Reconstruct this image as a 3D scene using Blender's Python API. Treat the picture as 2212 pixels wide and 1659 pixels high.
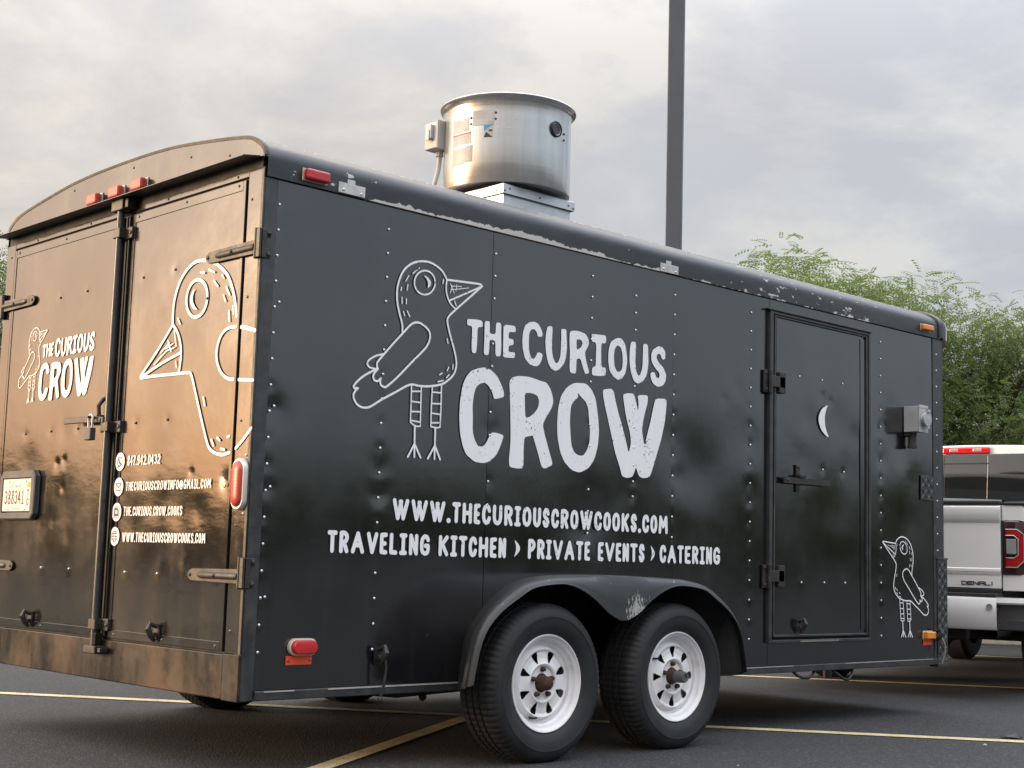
import bpy, math, random
import numpy as np
from mathutils import Vector, Matrix, noise
from mathutils.geometry import tessellate_polygon

for _o in list(bpy.data.objects):
    bpy.data.objects.remove(_o, do_unlink=True)
SC = bpy.context.scene
COL = SC.collection
R = math.radians
PI = math.pi
random.seed(7)
RNG = np.random.default_rng(7)

# ------------------------------------------------------------------ camera
cam_d = bpy.data.cameras.new('camera')
cam = bpy.data.objects.new('camera', cam_d)
COL.objects.link(cam)
cam_d.sensor_fit = 'HORIZONTAL'
cam_d.sensor_width = 36.0
cam_d.lens = 36.0 * 3094.79 / 2212.0
cam_d.clip_start = 0.05
cam_d.clip_end = 3000
_yaw, _pit, _rol = R(46.554), R(7.062), R(1.645)
_f = Vector((math.cos(_pit) * math.cos(_yaw), math.cos(_pit) * math.sin(_yaw), math.sin(_pit)))
_r0 = Vector((math.sin(_yaw), -math.cos(_yaw), 0))
_u0 = _r0.cross(_f)
_r = _r0 * math.cos(_rol) + _u0 * math.sin(_rol)
_u = -_r0 * math.sin(_rol) + _u0 * math.cos(_rol)
_m = Matrix((( _r.x, _u.x, -_f.x, -3.0454), (_r.y, _u.y, -_f.y, -4.6517), (_r.z, _u.z, -_f.z, 0.8423), (0, 0, 0, 1)))
cam.matrix_world = _m
SC.camera = cam

# ------------------------------------------------------------------ sky
SUN_AZ, SUN_EL = 138.0, 7.0
SD = (math.cos(R(SUN_AZ)) * math.cos(R(SUN_EL)), math.sin(R(SUN_AZ)) * math.cos(R(SUN_EL)), math.sin(R(SUN_EL)))
W = bpy.data.worlds.new('World')
SC.world = W
W.use_nodes = True
nt = W.node_tree
nt.nodes.clear()


def nd(t, kind, **kw):
    n = t.nodes.new(kind)
    for k, v in kw.items():
        if k.startswith('i_'):
            n.inputs[k[2:].replace('_', ' ')].default_value = v
        else:
            setattr(n, k, v)
    return n


def mth(t, op, a, b=None, c=None, clamp=False):
    n = t.nodes.new('ShaderNodeMath')
    n.operation = op
    n.use_clamp = clamp
    for i, v in enumerate((a, b, c)):
        if v is None:
            continue
        if isinstance(v, (int, float)):
            n.inputs[i].default_value = v
        else:
            t.links.new(v, n.inputs[i])
    return n.outputs[0]


def vmth(t, op, a, b=None, scale=None):
    n = t.nodes.new('ShaderNodeVectorMath')
    n.operation = op
    for i, v in enumerate((a, b)):
        if v is None:
            continue
        if isinstance(v, (tuple, list)):
            n.inputs[i].default_value = v
        else:
            t.links.new(v, n.inputs[i])
    if scale is not None:
        if isinstance(scale, (int, float)):
            n.inputs['Scale'].default_value = scale
        else:
            t.links.new(scale, n.inputs['Scale'])
    return n.outputs['Value'] if op in ('DOT_PRODUCT', 'LENGTH') else n.outputs['Vector']


def mixc(t, fac, a, b, blend='MIX'):
    n = t.nodes.new('ShaderNodeMix')
    n.data_type = 'RGBA'
    n.blend_type = blend
    for i, v in ((0, fac), (6, a), (7, b)):
        if isinstance(v, (int, float)):
            n.inputs[i].default_value = v
        elif isinstance(v, (tuple, list)):
            n.inputs[i].default_value = tuple(v) + ((1.0,) if len(v) == 3 else ())
        else:
            t.links.new(v, n.inputs[i])
    return n.outputs[2]


def ramp(t, fac, stops):
    n = t.nodes.new('ShaderNodeValToRGB')
    while len(n.color_ramp.elements) < len(stops):
        n.color_ramp.elements.new(0.5)
    for e, (p, c) in zip(n.color_ramp.elements, stops):
        e.position = p
        e.color = (c, c, c, 1) if isinstance(c, (int, float)) else tuple(c) + (1,)
    t.links.new(fac, n.inputs[0])
    return n.outputs[0]


def tnoise(t, vec, scale, detail=4, rough=0.55, dist=0.0):
    n = nd(t, 'ShaderNodeTexNoise')
    n.inputs['Scale'].default_value = scale
    n.inputs['Detail'].default_value = detail
    n.inputs['Roughness'].default_value = rough
    n.inputs['Distortion'].default_value = dist
    if vec is not None:
        t.links.new(vec, n.inputs['Vector'])
    return n.outputs[0]


sky = nd(nt, 'ShaderNodeTexSky', sky_type='NISHITA')
sky.sun_disc = False
sky.sun_elevation = R(SUN_EL)
sky.sun_rotation = R(90 - SUN_AZ)
sky.air_density = 1.4
sky.dust_density = 3.0
tc = nd(nt, 'ShaderNodeTexCoord')
dirv = vmth(nt, 'NORMALIZE', tc.outputs['Generated'])
sx = nd(nt, 'ShaderNodeSeparateXYZ')
nt.links.new(dirv, sx.inputs[0])
zc = mth(nt, 'MAXIMUM', sx.outputs[2], 0.0)
flat = vmth(nt, 'SCALE', dirv, scale=mth(nt, 'DIVIDE', 1.0, mth(nt, 'ADD', zc, 0.34)))
sq = vmth(nt, 'MULTIPLY', flat, (1.0, 1.0, 1.0))
n1 = tnoise(nt, sq, 2.9, 12, 0.60, 0.2)
n2 = tnoise(nt, vmth(nt, 'ADD', sq, (13.1, 4.2, 2.0)), 1.0, 6, 0.5, 0.2)
cl = ramp(nt, n1, [(0.43, 0.0), (0.50, 0.55), (0.58, 1.0)])
big = ramp(nt, n2, [(0.42, 0.0), (0.60, 1.0)])
CLOUD_LIGHT, CLOUD_DARK, CLOUD_BLUE = (0.94, 0.88, 0.825), (0.655, 0.635, 0.68), (0.67, 0.72, 0.80)
body = mixc(nt, mth(nt, 'MULTIPLY', cl, 0.85), CLOUD_LIGHT, CLOUD_DARK)
body = mixc(nt, mth(nt, 'MULTIPLY', big, 0.5), body, CLOUD_BLUE)
# overcast sky brightens towards the zenith, steepened overhead to light upright white paint
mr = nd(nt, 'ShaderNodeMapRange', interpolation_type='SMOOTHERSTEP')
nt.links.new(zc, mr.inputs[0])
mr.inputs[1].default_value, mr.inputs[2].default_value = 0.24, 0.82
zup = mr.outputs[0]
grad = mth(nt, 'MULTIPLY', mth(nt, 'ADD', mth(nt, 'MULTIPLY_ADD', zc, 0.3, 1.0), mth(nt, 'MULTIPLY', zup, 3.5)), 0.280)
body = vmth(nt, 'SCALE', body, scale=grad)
# cooler light away from the sunset
away = ramp(nt, mth(nt, 'MULTIPLY_ADD', vmth(nt, 'DOT_PRODUCT', dirv, SD), 0.5, 0.5), [(0.08, 1.0), (0.55, 0.0)])
body = vmth(nt, 'MULTIPLY', body, mixc(nt, away, (1.02, 1.0, 0.97), (0.82, 0.97, 1.16)))
# cloud is brighter and warmer towards the low sun
dt = mth(nt, 'MAXIMUM', vmth(nt, 'DOT_PRODUCT', dirv, SD), 0.0)
glow = mth(nt, 'ADD', mth(nt, 'MULTIPLY', mth(nt, 'POWER', mth(nt, 'MULTIPLY_ADD', vmth(nt, 'DOT_PRODUCT', dirv, SD), 0.5, 0.5), 4.0), 0.11), mth(nt, 'ADD', mth(nt, 'MULTIPLY', mth(nt, 'POWER', dt, 9.0), 1.10), mth(nt, 'MULTIPLY', mth(nt, 'POWER', dt, 26.0), 1.1)))
gcol = mixc(nt, ramp(nt, sx.outputs[2], [(0.02, 0.0), (0.36, 1.0)]), (1.0, 0.40, 0.095), (0.88, 0.81, 0.71))
gl = vmth(nt, 'SCALE', gcol, scale=glow)
body = vmth(nt, 'ADD', body, gl)
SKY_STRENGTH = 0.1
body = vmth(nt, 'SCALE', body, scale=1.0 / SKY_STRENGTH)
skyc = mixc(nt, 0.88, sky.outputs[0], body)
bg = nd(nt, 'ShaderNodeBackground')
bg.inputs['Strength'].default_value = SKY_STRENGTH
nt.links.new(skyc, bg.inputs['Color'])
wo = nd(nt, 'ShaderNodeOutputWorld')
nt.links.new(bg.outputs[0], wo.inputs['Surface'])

# ------------------------------------------------------------------ sun
sun_d = bpy.data.lights.new('sun', 'SUN')
sun_d.energy = 1.2
sun_d.angle = R(20)
sun_d.color = (1.0, 0.72, 0.44)
sun = bpy.data.objects.new('sun', sun_d)
COL.objects.link(sun)
sun.rotation_euler = Vector((-SD[0], -SD[1], -SD[2])).to_track_quat('-Z', 'Y').to_euler()

SC.view_settings.view_transform = 'Standard'
SC.view_settings.look = 'None'
SC.view_settings.exposure = 1.55
SC.view_settings.gamma = 1.0
SC.view_settings.use_curve_mapping = False
SC.render.engine = 'CYCLES'


# ------------------------------------------------------------------ materials
def pbsdf(name):
    m = bpy.data.materials.new(name)
    m.use_nodes = True
    t = m.node_tree
    b = t.nodes['Principled BSDF']
    return m, t, b


def ocoord(t):
    return nd(t, 'ShaderNodeTexCoord').outputs['Object']


def bump(t, b, h, dist, strength=1.0):
    n = nd(t, 'ShaderNodeBump')
    n.inputs['Strength'].default_value = strength
    n.inputs['Distance'].default_value = dist
    t.links.new(h, n.inputs['Height'])
    t.links.new(n.outputs[0], b.inputs['Normal'])


def simple(name, col, rough=0.5, metal=0.0, ior=1.5, var=0.25, scale=8.0, bdist=0.0, bscale=60, rvar=0.12, coat=0.0, col2=None, lo=0.35, hi=0.7):
    m, t, b = pbsdf(name)
    oc = ocoord(t)
    n = tnoise(t, oc, scale, 6, 0.6)
    f = ramp(t, n, [(lo, 0.0), (hi, 1.0)])
    c2 = col2 if col2 else tuple(c * (1 - var) for c in col)
    t.links.new(mixc(t, f, col, c2), b.inputs['Base Color'])
    t.links.new(mth(t, 'MULTIPLY_ADD', f, rvar, rough - rvar * 0.5), b.inputs['Roughness'])
    b.inputs['Metallic'].default_value = metal
    b.inputs['IOR'].default_value = ior
    b.inputs['Coat Weight'].default_value = coat
    if bdist:
        bump(t, b, tnoise(t, oc, bscale, 3), bdist)
    return m


M = {}


def black_paint(name, c1, c2, rough, ior, streak=0.0, wr=0.0006, wscale=9.0, stretch=(1, 1, 1), dirt=(0.10, 0.085, 0.07), dirt_amt=0.22):
    m, t, b = pbsdf(name)
    oc = ocoord(t)
    n = tnoise(t, oc, 1.7, 7, 0.62)
    f = ramp(t, n, [(0.38, 0.0), (0.66, 1.0)])
    col = mixc(t, f, c1, c2)
    # runs of dirty water: noise stretched along z
    st = tnoise(t, vmth(t, 'MULTIPLY', oc, (22.0, 22.0, 0.9)), 1.0, 5, 0.6)
    sf = ramp(t, st, [(0.56, 0.0), (0.74, 1.0)])
    col = mixc(t, mth(t, 'MULTIPLY', sf, streak), col, dirt)
    sc = tnoise(t, oc, 46.0, 2, 0.5)
    sp = ramp(t, sc, [(0.735, 0.0), (0.76, 1.0)])
    col = mixc(t, mth(t, 'MULTIPLY', sp, dirt_amt), col, (0.16, 0.15, 0.14))
    t.links.new(col, b.inputs['Base Color'])
    t.links.new(mth(t, 'ADD', mth(t, 'MULTIPLY_ADD', f, 0.10, rough), mth(t, 'MULTIPLY', sf, streak * 0.25)), b.inputs['Roughness'])
    b.inputs['IOR'].default_value = ior
    w1 = tnoise(t, vmth(t, 'MULTIPLY', oc, stretch), wscale, 3, 0.5)
    w2 = tnoise(t, oc, 130.0, 2, 0.5)
    h = mth(t, 'ADD', mth(t, 'MULTIPLY', w1, 1.0), mth(t, 'MULTIPLY', w2, 0.03))
    bump(t, b, h, wr)
    return m


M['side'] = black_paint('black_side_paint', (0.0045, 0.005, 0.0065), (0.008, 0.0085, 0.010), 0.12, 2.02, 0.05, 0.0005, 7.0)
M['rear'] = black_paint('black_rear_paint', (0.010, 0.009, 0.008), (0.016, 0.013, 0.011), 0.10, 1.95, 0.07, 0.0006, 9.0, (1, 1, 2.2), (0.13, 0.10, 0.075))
M['trim'] = simple('black_trim_paint', (0.022, 0.023, 0.025), 0.38, 0, 1.6, col2=(0.05, 0.05, 0.05), scale=14, bdist=0.0006)
M['rubber_and_shade'] = simple('black_rubber_and_shade', (0.012, 0.012, 0.013), 0.7)  # seals, and the black strips that stand in for shade
M['tyre'] = simple('tyre_rubber', (0.013, 0.014, 0.016), 0.66, 0, 1.45, col2=(0.024, 0.024, 0.024), scale=9, bdist=0.0008, bscale=90)
M['rimpaint'] = simple('white_rim_paint', (0.78, 0.77, 0.78), 0.32, 0, 1.5, col2=(0.62, 0.59, 0.57), scale=11, lo=0.5, hi=0.8, coat=0.2)
M['rust'] = simple('rusty_iron', (0.075, 0.036, 0.024), 0.8, 0.2, 1.5, col2=(0.045, 0.024, 0.018), scale=60, bdist=0.002, bscale=120)
M['greycap'] = simple('grey_plastic_cap', (0.10, 0.10, 0.10), 0.6)
M['alu'] = simple('bare_aluminium', (0.62, 0.60, 0.57), 0.42, 0.35, 1.5, col2=(0.42, 0.40, 0.37), scale=20, bdist=0.0008)
M['rivet'] = simple('rivet_metal', (0.82, 0.83, 0.84), 0.25, 0.5, col2=(0.55, 0.55, 0.56), scale=300)
M['rivet_dark'] = simple('painted_rivet', (0.16, 0.145, 0.13), 0.4, 0.3, scale=200)
M['under'] = simple('chassis_black', (0.014, 0.013, 0.012), 0.75, col2=(0.028, 0.02, 0.016), scale=9)
M['well'] = simple('rusty_wheel_well', (0.040, 0.024, 0.020), 0.85, col2=(0.016, 0.013, 0.012), scale=5)
M['red'] = simple('red_lens', (0.62, 0.030, 0.035), 0.18, 0, 1.5, var=0.3, coat=0.4, bdist=0.0008, bscale=140)
M['redlens_pale'] = simple('faded_red_lens', (0.55, 0.070, 0.05), 0.38, 0, 1.5, var=0.3, coat=0.1, bdist=0.0008, bscale=120)
M['tag'] = simple('red_orange_reflector', (0.80, 0.085, 0.035), 0.3, 0, 1.5, var=0.2, scale=90)
M['amber'] = simple('amber_lens', (0.85, 0.27, 0.02), 0.2, 0, 1.5, var=0.25, coat=0.4, bdist=0.0008, bscale=140)
M['cream'] = simple('cream_plastic', (0.60, 0.55, 0.44), 0.5, var=0.3)
M['chrome'] = simple('light_bezel', (0.72, 0.70, 0.66), 0.28, 0.2, var=0.2)
M['galv'] = simple('galvanised_sheet', (0.62, 0.64, 0.66), 0.38, 0.7, 1.5, col2=(0.50, 0.51, 0.53), scale=7)
M['greybox'] = simple('grey_outlet_plastic', (0.44, 0.45, 0.46), 0.5, var=0.15)
M['hinge'] = simple('dark_hinge_steel', (0.024, 0.023, 0.022), 0.45, 0.2, col2=(0.055, 0.048, 0.042), scale=25, bdist=0.0008)
M['dirtysteel'] = simple('dusty_strap_steel', (0.065, 0.057, 0.050), 0.5, 0.2, col2=(0.035, 0.030, 0.026), scale=25, bdist=0.0008)
M['plateframe'] = simple('grey_plate_holder', (0.065, 0.064, 0.068), 0.55, var=0.2)
M['plate'] = simple('license_plate_white', (0.72, 0.70, 0.62), 0.4, var=0.1)
M['ink'] = simple('dark_print', (0.035, 0.025, 0.035), 0.5)
M['greyink'] = simple('grey_print', (0.38, 0.38, 0.36), 0.5)
M['yellow'] = simple('yellow_sticker', (0.68, 0.46, 0.06), 0.5)
M['blue'] = simple('blue_print', (0.05, 0.30, 0.62), 0.45)
M['redink'] = simple('red_print', (0.60, 0.05, 0.06), 0.45)
M['paper'] = simple('sticker_white', (0.40, 0.41, 0.43), 0.45, var=0.12)
M['greysticker'] = simple('sticker_grey', (0.27, 0.28, 0.29), 0.4, 0.1, var=0.15)
M['brass'] = simple('brass_lock', (0.60, 0.40, 0.12), 0.35, 0.8)
M['steel'] = simple('bright_steel', (0.62, 0.60, 0.56), 0.28, 0.9)
M['cable'] = simple('black_cable', (0.012, 0.012, 0.013), 0.5)


def white_paint():
    m, t, b = pbsdf('white_sign_paint')
    oc = ocoord(t)
    a = tnoise(t, oc, 5.0, 4, 0.6)
    s = tnoise(t, oc, 75.0, 3, 0.6)
    worn = mth(t, 'MULTIPLY', ramp(t, s, [(0.62, 0.0), (0.65, 1.0)]), ramp(t, a, [(0.47, 0.0), (0.58, 1.0)]))
    st = tnoise(t, vmth(t, 'MULTIPLY', oc, (60.0, 60.0, 2.0)), 1.0, 3, 0.5)
    c = mixc(t, ramp(t, st, [(0.35, 0.0), (0.7, 1.0)]), (0.88, 0.88, 0.88), (0.84, 0.85, 0.855))
    t.links.new(mixc(t, mth(t, 'MULTIPLY', worn, 0.9), c, (0.05, 0.05, 0.055)), b.inputs['Base Color'])
    b.inputs['Roughness'].default_value = 0.45
    return m


M['white'] = white_paint()


def roof_paint():
    """black paint over bare sheet, flaked off along the lower edge and in spots"""
    m, t, b = pbsdf('flaking_roof_paint')
    oc = ocoord(t)
    s = nd(t, 'ShaderNodeSeparateXYZ')
    t.links.new(oc, s.inputs[0])
    z, x, y = s.outputs[2], s.outputs[0], s.outputs[1]
    e1 = tnoise(t, vmth(t, 'MULTIPLY', oc, (1.0, 1.0, 0.3)), 3.1, 3, 0.6)
    wear = ramp(t, mth(t, 'MULTIPLY', x, 0.2), [(0.085, 0.0), (0.105, 0.62), (0.22, 0.78), (0.40, 0.72), (0.47, 0.40), (0.86, 0.36), (0.885, 0.0)])
    e2 = tnoise(t, vmth(t, 'MULTIPLY', oc, (1.0, 1.0, 0.6)), 26.0, 4, 0.65)
    reach = mth(t, 'ADD', mth(t, 'ADD', mth(t, 'MULTIPLY_ADD', wear, 0.045, -0.016), mth(t, 'MULTIPLY', mth(t, 'SUBTRACT', e1, 0.5), 0.07)), mth(t, 'MULTIPLY', mth(t, 'SUBTRACT', e2, 0.5), 0.050))
    # the bare strip reaches up to 'reach' above the trim's lower edge, where the sheet faces sideways
    edge = mth(t, 'LESS_THAN', mth(t, 'SUBTRACT', z, 2.312), reach)
    side = mth(t, 'LESS_THAN', y, 0.06)
    mid = mth(t, 'MULTIPLY', mth(t, 'GREATER_THAN', x, 0.40), mth(t, 'LESS_THAN', x, 4.3))
    m1 = mth(t, 'MULTIPLY', mth(t, 'MULTIPLY', edge, side), mid)
    # second band: the shoulder of the roof
    e3 = tnoise(t, vmth(t, 'MULTIPLY', oc, (1.0, 1.0, 1.0)), 34.0, 5, 0.7)
    e4 = tnoise(t, oc, 1.4, 3, 0.5)
    band = ramp(t, z, [(0.0, 0.0), (1.0, 1.0)])
    zb = mth(t, 'ABSOLUTE', mth(t, 'SUBTRACT', z, 2.487))
    sh = mth(t, 'MULTIPLY', mth(t, 'LESS_THAN', zb, mth(t, 'MULTIPLY', e4, 0.022)), mth(t, 'GREATER_THAN', e3, 0.55))
    fl = tnoise(t, vmth(t, 'MULTIPLY', oc, (0.45, 1.0, 1.0)), 34.0, 4, 0.62)
    e5 = tnoise(t, oc, 1.15, 2, 0.5)
    patchy = ramp(t, mth(t, 'MULTIPLY', x, 0.2), [(0.0, 1.0), (0.07, 0.9), (0.14, 0.35), (0.55, 0.3), (0.62, 0.85), (0.86, 0.95), (0.93, 0.3)])
    spot = mth(t, 'GREATER_THAN', mth(t, 'ADD', fl, mth(t, 'ADD', mth(t, 'MULTIPLY', mth(t, 'SUBTRACT', e5, 0.5), 0.25), mth(t, 'MULTIPLY', mth(t, 'SUBTRACT', patchy, 0.6), 0.16))), 0.715)
    mask = mth(t, 'MAXIMUM', mth(t, 'MAXIMUM', m1, sh), spot)
    n = tnoise(t, oc, 3.0, 6, 0.6)
    pc = mixc(t, ramp(t, n, [(0.35, 0.0), (0.7, 1.0)]), (0.014, 0.016, 0.020), (0.026, 0.029, 0.033))
    bc = mixc(t, tnoise(t, oc, 40.0, 3), (0.62, 0.60, 0.55), (0.46, 0.44, 0.40))
    t.links.new(mixc(t, mask, pc, bc), b.inputs['Base Color'])
    t.links.new(mth(t, 'MULTIPLY_ADD', mask, 0.15, 0.34), b.inputs['Roughness'])
    b.inputs['IOR'].default_value = 1.6
    h = mth(t, 'ADD', mth(t, 'MULTIPLY', tnoise(t, vmth(t, 'MULTIPLY', oc, (1, 3, 3)), 2.2, 2), 4.0), mth(t, 'MULTIPLY', mask, -0.35))
    bump(t, b, h, 0.0016)
    return m


M['roof'] = roof_paint()


def dirty_beam():
    m, t, b = pbsdf('dirty_bumper_steel')
    oc = ocoord(t)
    n = tnoise(t, oc, 2.6, 7, 0.65)
    st = tnoise(t, vmth(t, 'MULTIPLY', oc, (14, 14, 2.0)), 1.0, 6, 0.65)
    c = mixc(t, ramp(t, n, [(0.46, 0.0), (0.62, 1.0)]), (0.010, 0.009, 0.008), (0.085, 0.050, 0.028))
    c = mixc(t, mth(t, 'MULTIPLY', ramp(t, st, [(0.42, 0.0), (0.72, 1.0)]), 0.75), c, (0.028, 0.022, 0.018))
    t.links.new(c, b.inputs['Base Color'])
    t.links.new(mth(t, 'ADD', mth(t, 'MULTIPLY', st, 0.30), mth(t, 'MULTIPLY_ADD', n, 0.25, 0.02)), b.inputs['Roughness'])
    b.inputs['IOR'].default_value = 1.42
    bump(t, b, tnoise(t, oc, 16, 4, 0.55), 0.0008)
    return m


M['beam'] = dirty_beam()


def fender_paint():
    m, t, b = pbsdf('scuffed_fender_plastic')
    oc = ocoord(t)
    n = tnoise(t, oc, 4.0, 6, 0.6)
    c = mixc(t, ramp(t, n, [(0.35, 0.0), (0.7, 1.0)]), (0.013, 0.014, 0.016), (0.026, 0.026, 0.026))
    # scrape on the middle lobe of the skirt
    dx = vmth(t, 'LENGTH', vmth(t, 'MULTIPLY', vmth(t, 'SUBTRACT', oc, (1.89, -0.31, 0.645)), (1.0, 0.0, 1.15)))
    fall = ramp(t, dx, [(0.0, 1.0), (0.11, 0.0)])
    sc = tnoise(t, vmth(t, 'MULTIPLY', oc, (110, 30, 34)), 1.0, 5, 0.7)
    k = mth(t, 'GREATER_THAN', mth(t, 'ADD', mth(t, 'MULTIPLY', fall, 0.30), sc), 0.68)
    k = mth(t, 'MULTIPLY', k, mth(t, 'GREATER_THAN', fall, 0.02))
    sp = ramp(t, tnoise(t, oc, 38.0, 3), [(0.72, 0.0), (0.75, 1.0)])
    k = mth(t, 'MAXIMUM', k, mth(t, 'MULTIPLY', sp, 0.5))
    t.links.new(mixc(t, mth(t, 'MULTIPLY', k, 0.8), c, (0.42, 0.41, 0.38)), b.inputs['Base Color'])
    b.inputs['Roughness'].default_value = 0.42
    b.inputs['IOR'].default_value = 1.6
    return m


M['fender'] = fender_paint()


def drum_metal():
    m, t, b = pbsdf('spun_aluminium')
    oc = ocoord(t)
    st = tnoise(t, vmth(t, 'MULTIPLY', oc, (16, 16, 1.0)), 1.0, 5, 0.6)
    rg = tnoise(t, vmth(t, 'MULTIPLY', oc, (0.6, 0.6, 40)), 1.0, 3, 0.5)
    n = tnoise(t, oc, 3.5, 6, 0.6)
    c = mixc(t, ramp(t, st, [(0.35, 0.0), (0.75, 1.0)]), (0.62, 0.62, 0.61), (0.48, 0.475, 0.465))
    t.links.new(c, b.inputs['Base Color'])
    b.inputs['Metallic'].default_value = 0.85
    t.links.new(mth(t, 'MULTIPLY_ADD', n, 0.20, 0.14), b.inputs['Roughness'])
    bump(t, b, rg, 0.0006)
    return m


M['drum'] = drum_metal()


def asphalt():
    m, t, b = pbsdf('asphalt')
    oc = ocoord(t)
    big = tnoise(t, oc, 0.55, 6, 0.6)
    mid = tnoise(t, oc, 9.0, 5, 0.6)
    fine = tnoise(t, oc, 85.0, 4, 0.75)
    vor = nd(t, 'ShaderNodeTexVoronoi')
    vor.inputs['Scale'].default_value = 95.0
    t.links.new(oc, vor.inputs['Vector'])
    c = mixc(t, ramp(t, big, [(0.35, 0.0), (0.7, 1.0)]), (0.0175, 0.0185, 0.0225), (0.027, 0.028, 0.0315))
    c = mixc(t, ramp(t, mid, [(0.4, 0.0), (0.75, 0.5)]), c, (0.033, 0.033, 0.034))
    c = mixc(t, ramp(t, fine, [(0.50, 0.0), (0.74, 0.55)]), c, (0.13, 0.132, 0.138))
    vs = nd(t, 'ShaderNodeSeparateXYZ')
    t.links.new(vor.outputs['Color'], vs.inputs[0])
    c = mixc(t, ramp(t, vs.outputs[0], [(0.78, 0.0), (0.95, 0.6)]), c, (0.100, 0.102, 0.108))
    c = mixc(t, ramp(t, vs.outputs[1], [(0.70, 0.0), (0.90, 0.7)]), c, (0.012, 0.012, 0.013))
    t.links.new(c, b.inputs['Base Color'])
    b.inputs['Roughness'].default_value = 0.82
    bump(t, b, mth(t, 'ADD', mth(t, 'MULTIPLY', vor.outputs['Distance'], 1.0), mth(t, 'MULTIPLY', fine, 0.8)), 0.004)
    return m


M['asphalt'] = asphalt()


def line_paint():
    m, t, b = pbsdf('yellow_line_paint')
    oc = ocoord(t)
    fine = tnoise(t, oc, 110.0, 4, 0.7)
    mid = tnoise(t, oc, 6.0, 4, 0.6)
    w = ramp(t, mth(t, 'ADD', fine, mth(t, 'MULTIPLY', mid, 0.4)), [(0.70, 0.0), (0.86, 1.0)])
    c = mixc(t, mid, (0.72, 0.60, 0.34), (0.58, 0.49, 0.29))
    t.links.new(mixc(t, mth(t, 'MULTIPLY', w, 0.75), c, (0.09, 0.08, 0.065)), b.inputs['Base Color'])
    b.inputs['Roughness'].default_value = 0.75
    bump(t, b, fine, 0.003)
    return m


M['line'] = line_paint()


def leaf(name, c1, c2):
    m, t, b = pbsdf(name)
    oc = ocoord(t)
    n = tnoise(t, oc, 1.3, 4, 0.6)
    rnd = tnoise(t, oc, 9.0, 2, 0.6)
    f = mth(t, 'ADD', mth(t, 'MULTIPLY', n, 0.6), mth(t, 'MULTIPLY', rnd, 0.5))
    c = mixc(t, ramp(t, f, [(0.40, 0.0), (0.72, 1.0)]), c1, c2)
    t.links.new(c, b.inputs['Base Color'])
    b.inputs['Roughness'].default_value = 0.6
    tr = nd(t, 'ShaderNodeBsdfTranslucent')
    t.links.new(mixc(t, 0.5, c, (0.22, 0.32, 0.05)), tr.inputs['Color'])
    mx = nd(t, 'ShaderNodeMixShader')
    mx.inputs[0].default_value = 0.48
    t.links.new(b.outputs[0], mx.inputs[1])
    t.links.new(tr.outputs[0], mx.inputs[2])
    t.links.new(mx.outputs[0], t.nodes['Material Output'].inputs['Surface'])
    return m


M['leaf'] = leaf('honeylocust_leaf', (0.100, 0.155, 0.055), (0.160, 0.208, 0.078))
M['leaf_far'] = leaf('far_tree_leaf', (0.030, 0.045, 0.016), (0.055, 0.070, 0.022))
M['bark'] = simple('bark', (0.060, 0.048, 0.038), 0.9, col2=(0.030, 0.024, 0.020), scale=20, bdist=0.01, bscale=30)
M['grass'] = simple('grass_turf', (0.055, 0.085, 0.022), 0.9, col2=(0.085, 0.10, 0.03), scale=3, bdist=0.02, bscale=50)
M['concrete'] = simple('kerb_concrete', (0.34, 0.32, 0.29), 0.85, scale=10, bdist=0.003)
M['pole'] = simple('grey_pole_paint', (0.058, 0.071, 0.095), 0.5, 0.0, var=0.12, scale=3)
M['lampglass'] = simple('lamp_glass', (0.5, 0.5, 0.48), 0.2)
M['truck'] = simple('white_car_paint', (0.85, 0.845, 0.84), 0.22, 0, 1.5, var=0.03, coat=0.6, rvar=0.04)
M['truckgrey'] = simple('dark_grey_plastic', (0.030, 0.031, 0.034), 0.5)
M['truckglass'] = simple('tinted_glass', (0.012, 0.014, 0.016), 0.03, 0, 1.9, var=0.1, rvar=0.02, coat=0.5)
M['tailred'] = simple('tail_lamp_red', (0.42, 0.012, 0.018), 0.15, 0, 1.5, coat=0.5)
M['taildark'] = simple('tail_lamp_smoked', (0.05, 0.012, 0.016), 0.12, 0, 1.5, coat=0.5)
M['clear'] = simple('clear_lens', (0.50, 0.50, 0.50), 0.12, 0.3, coat=0.5)
M['brake_red'] = simple('brake_lamp_red', (0.62, 0.02, 0.03), 0.15, 0, 1.5, coat=0.5)
M['stone'] = simple('pale_stone', (0.45, 0.42, 0.36), 0.8)


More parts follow.
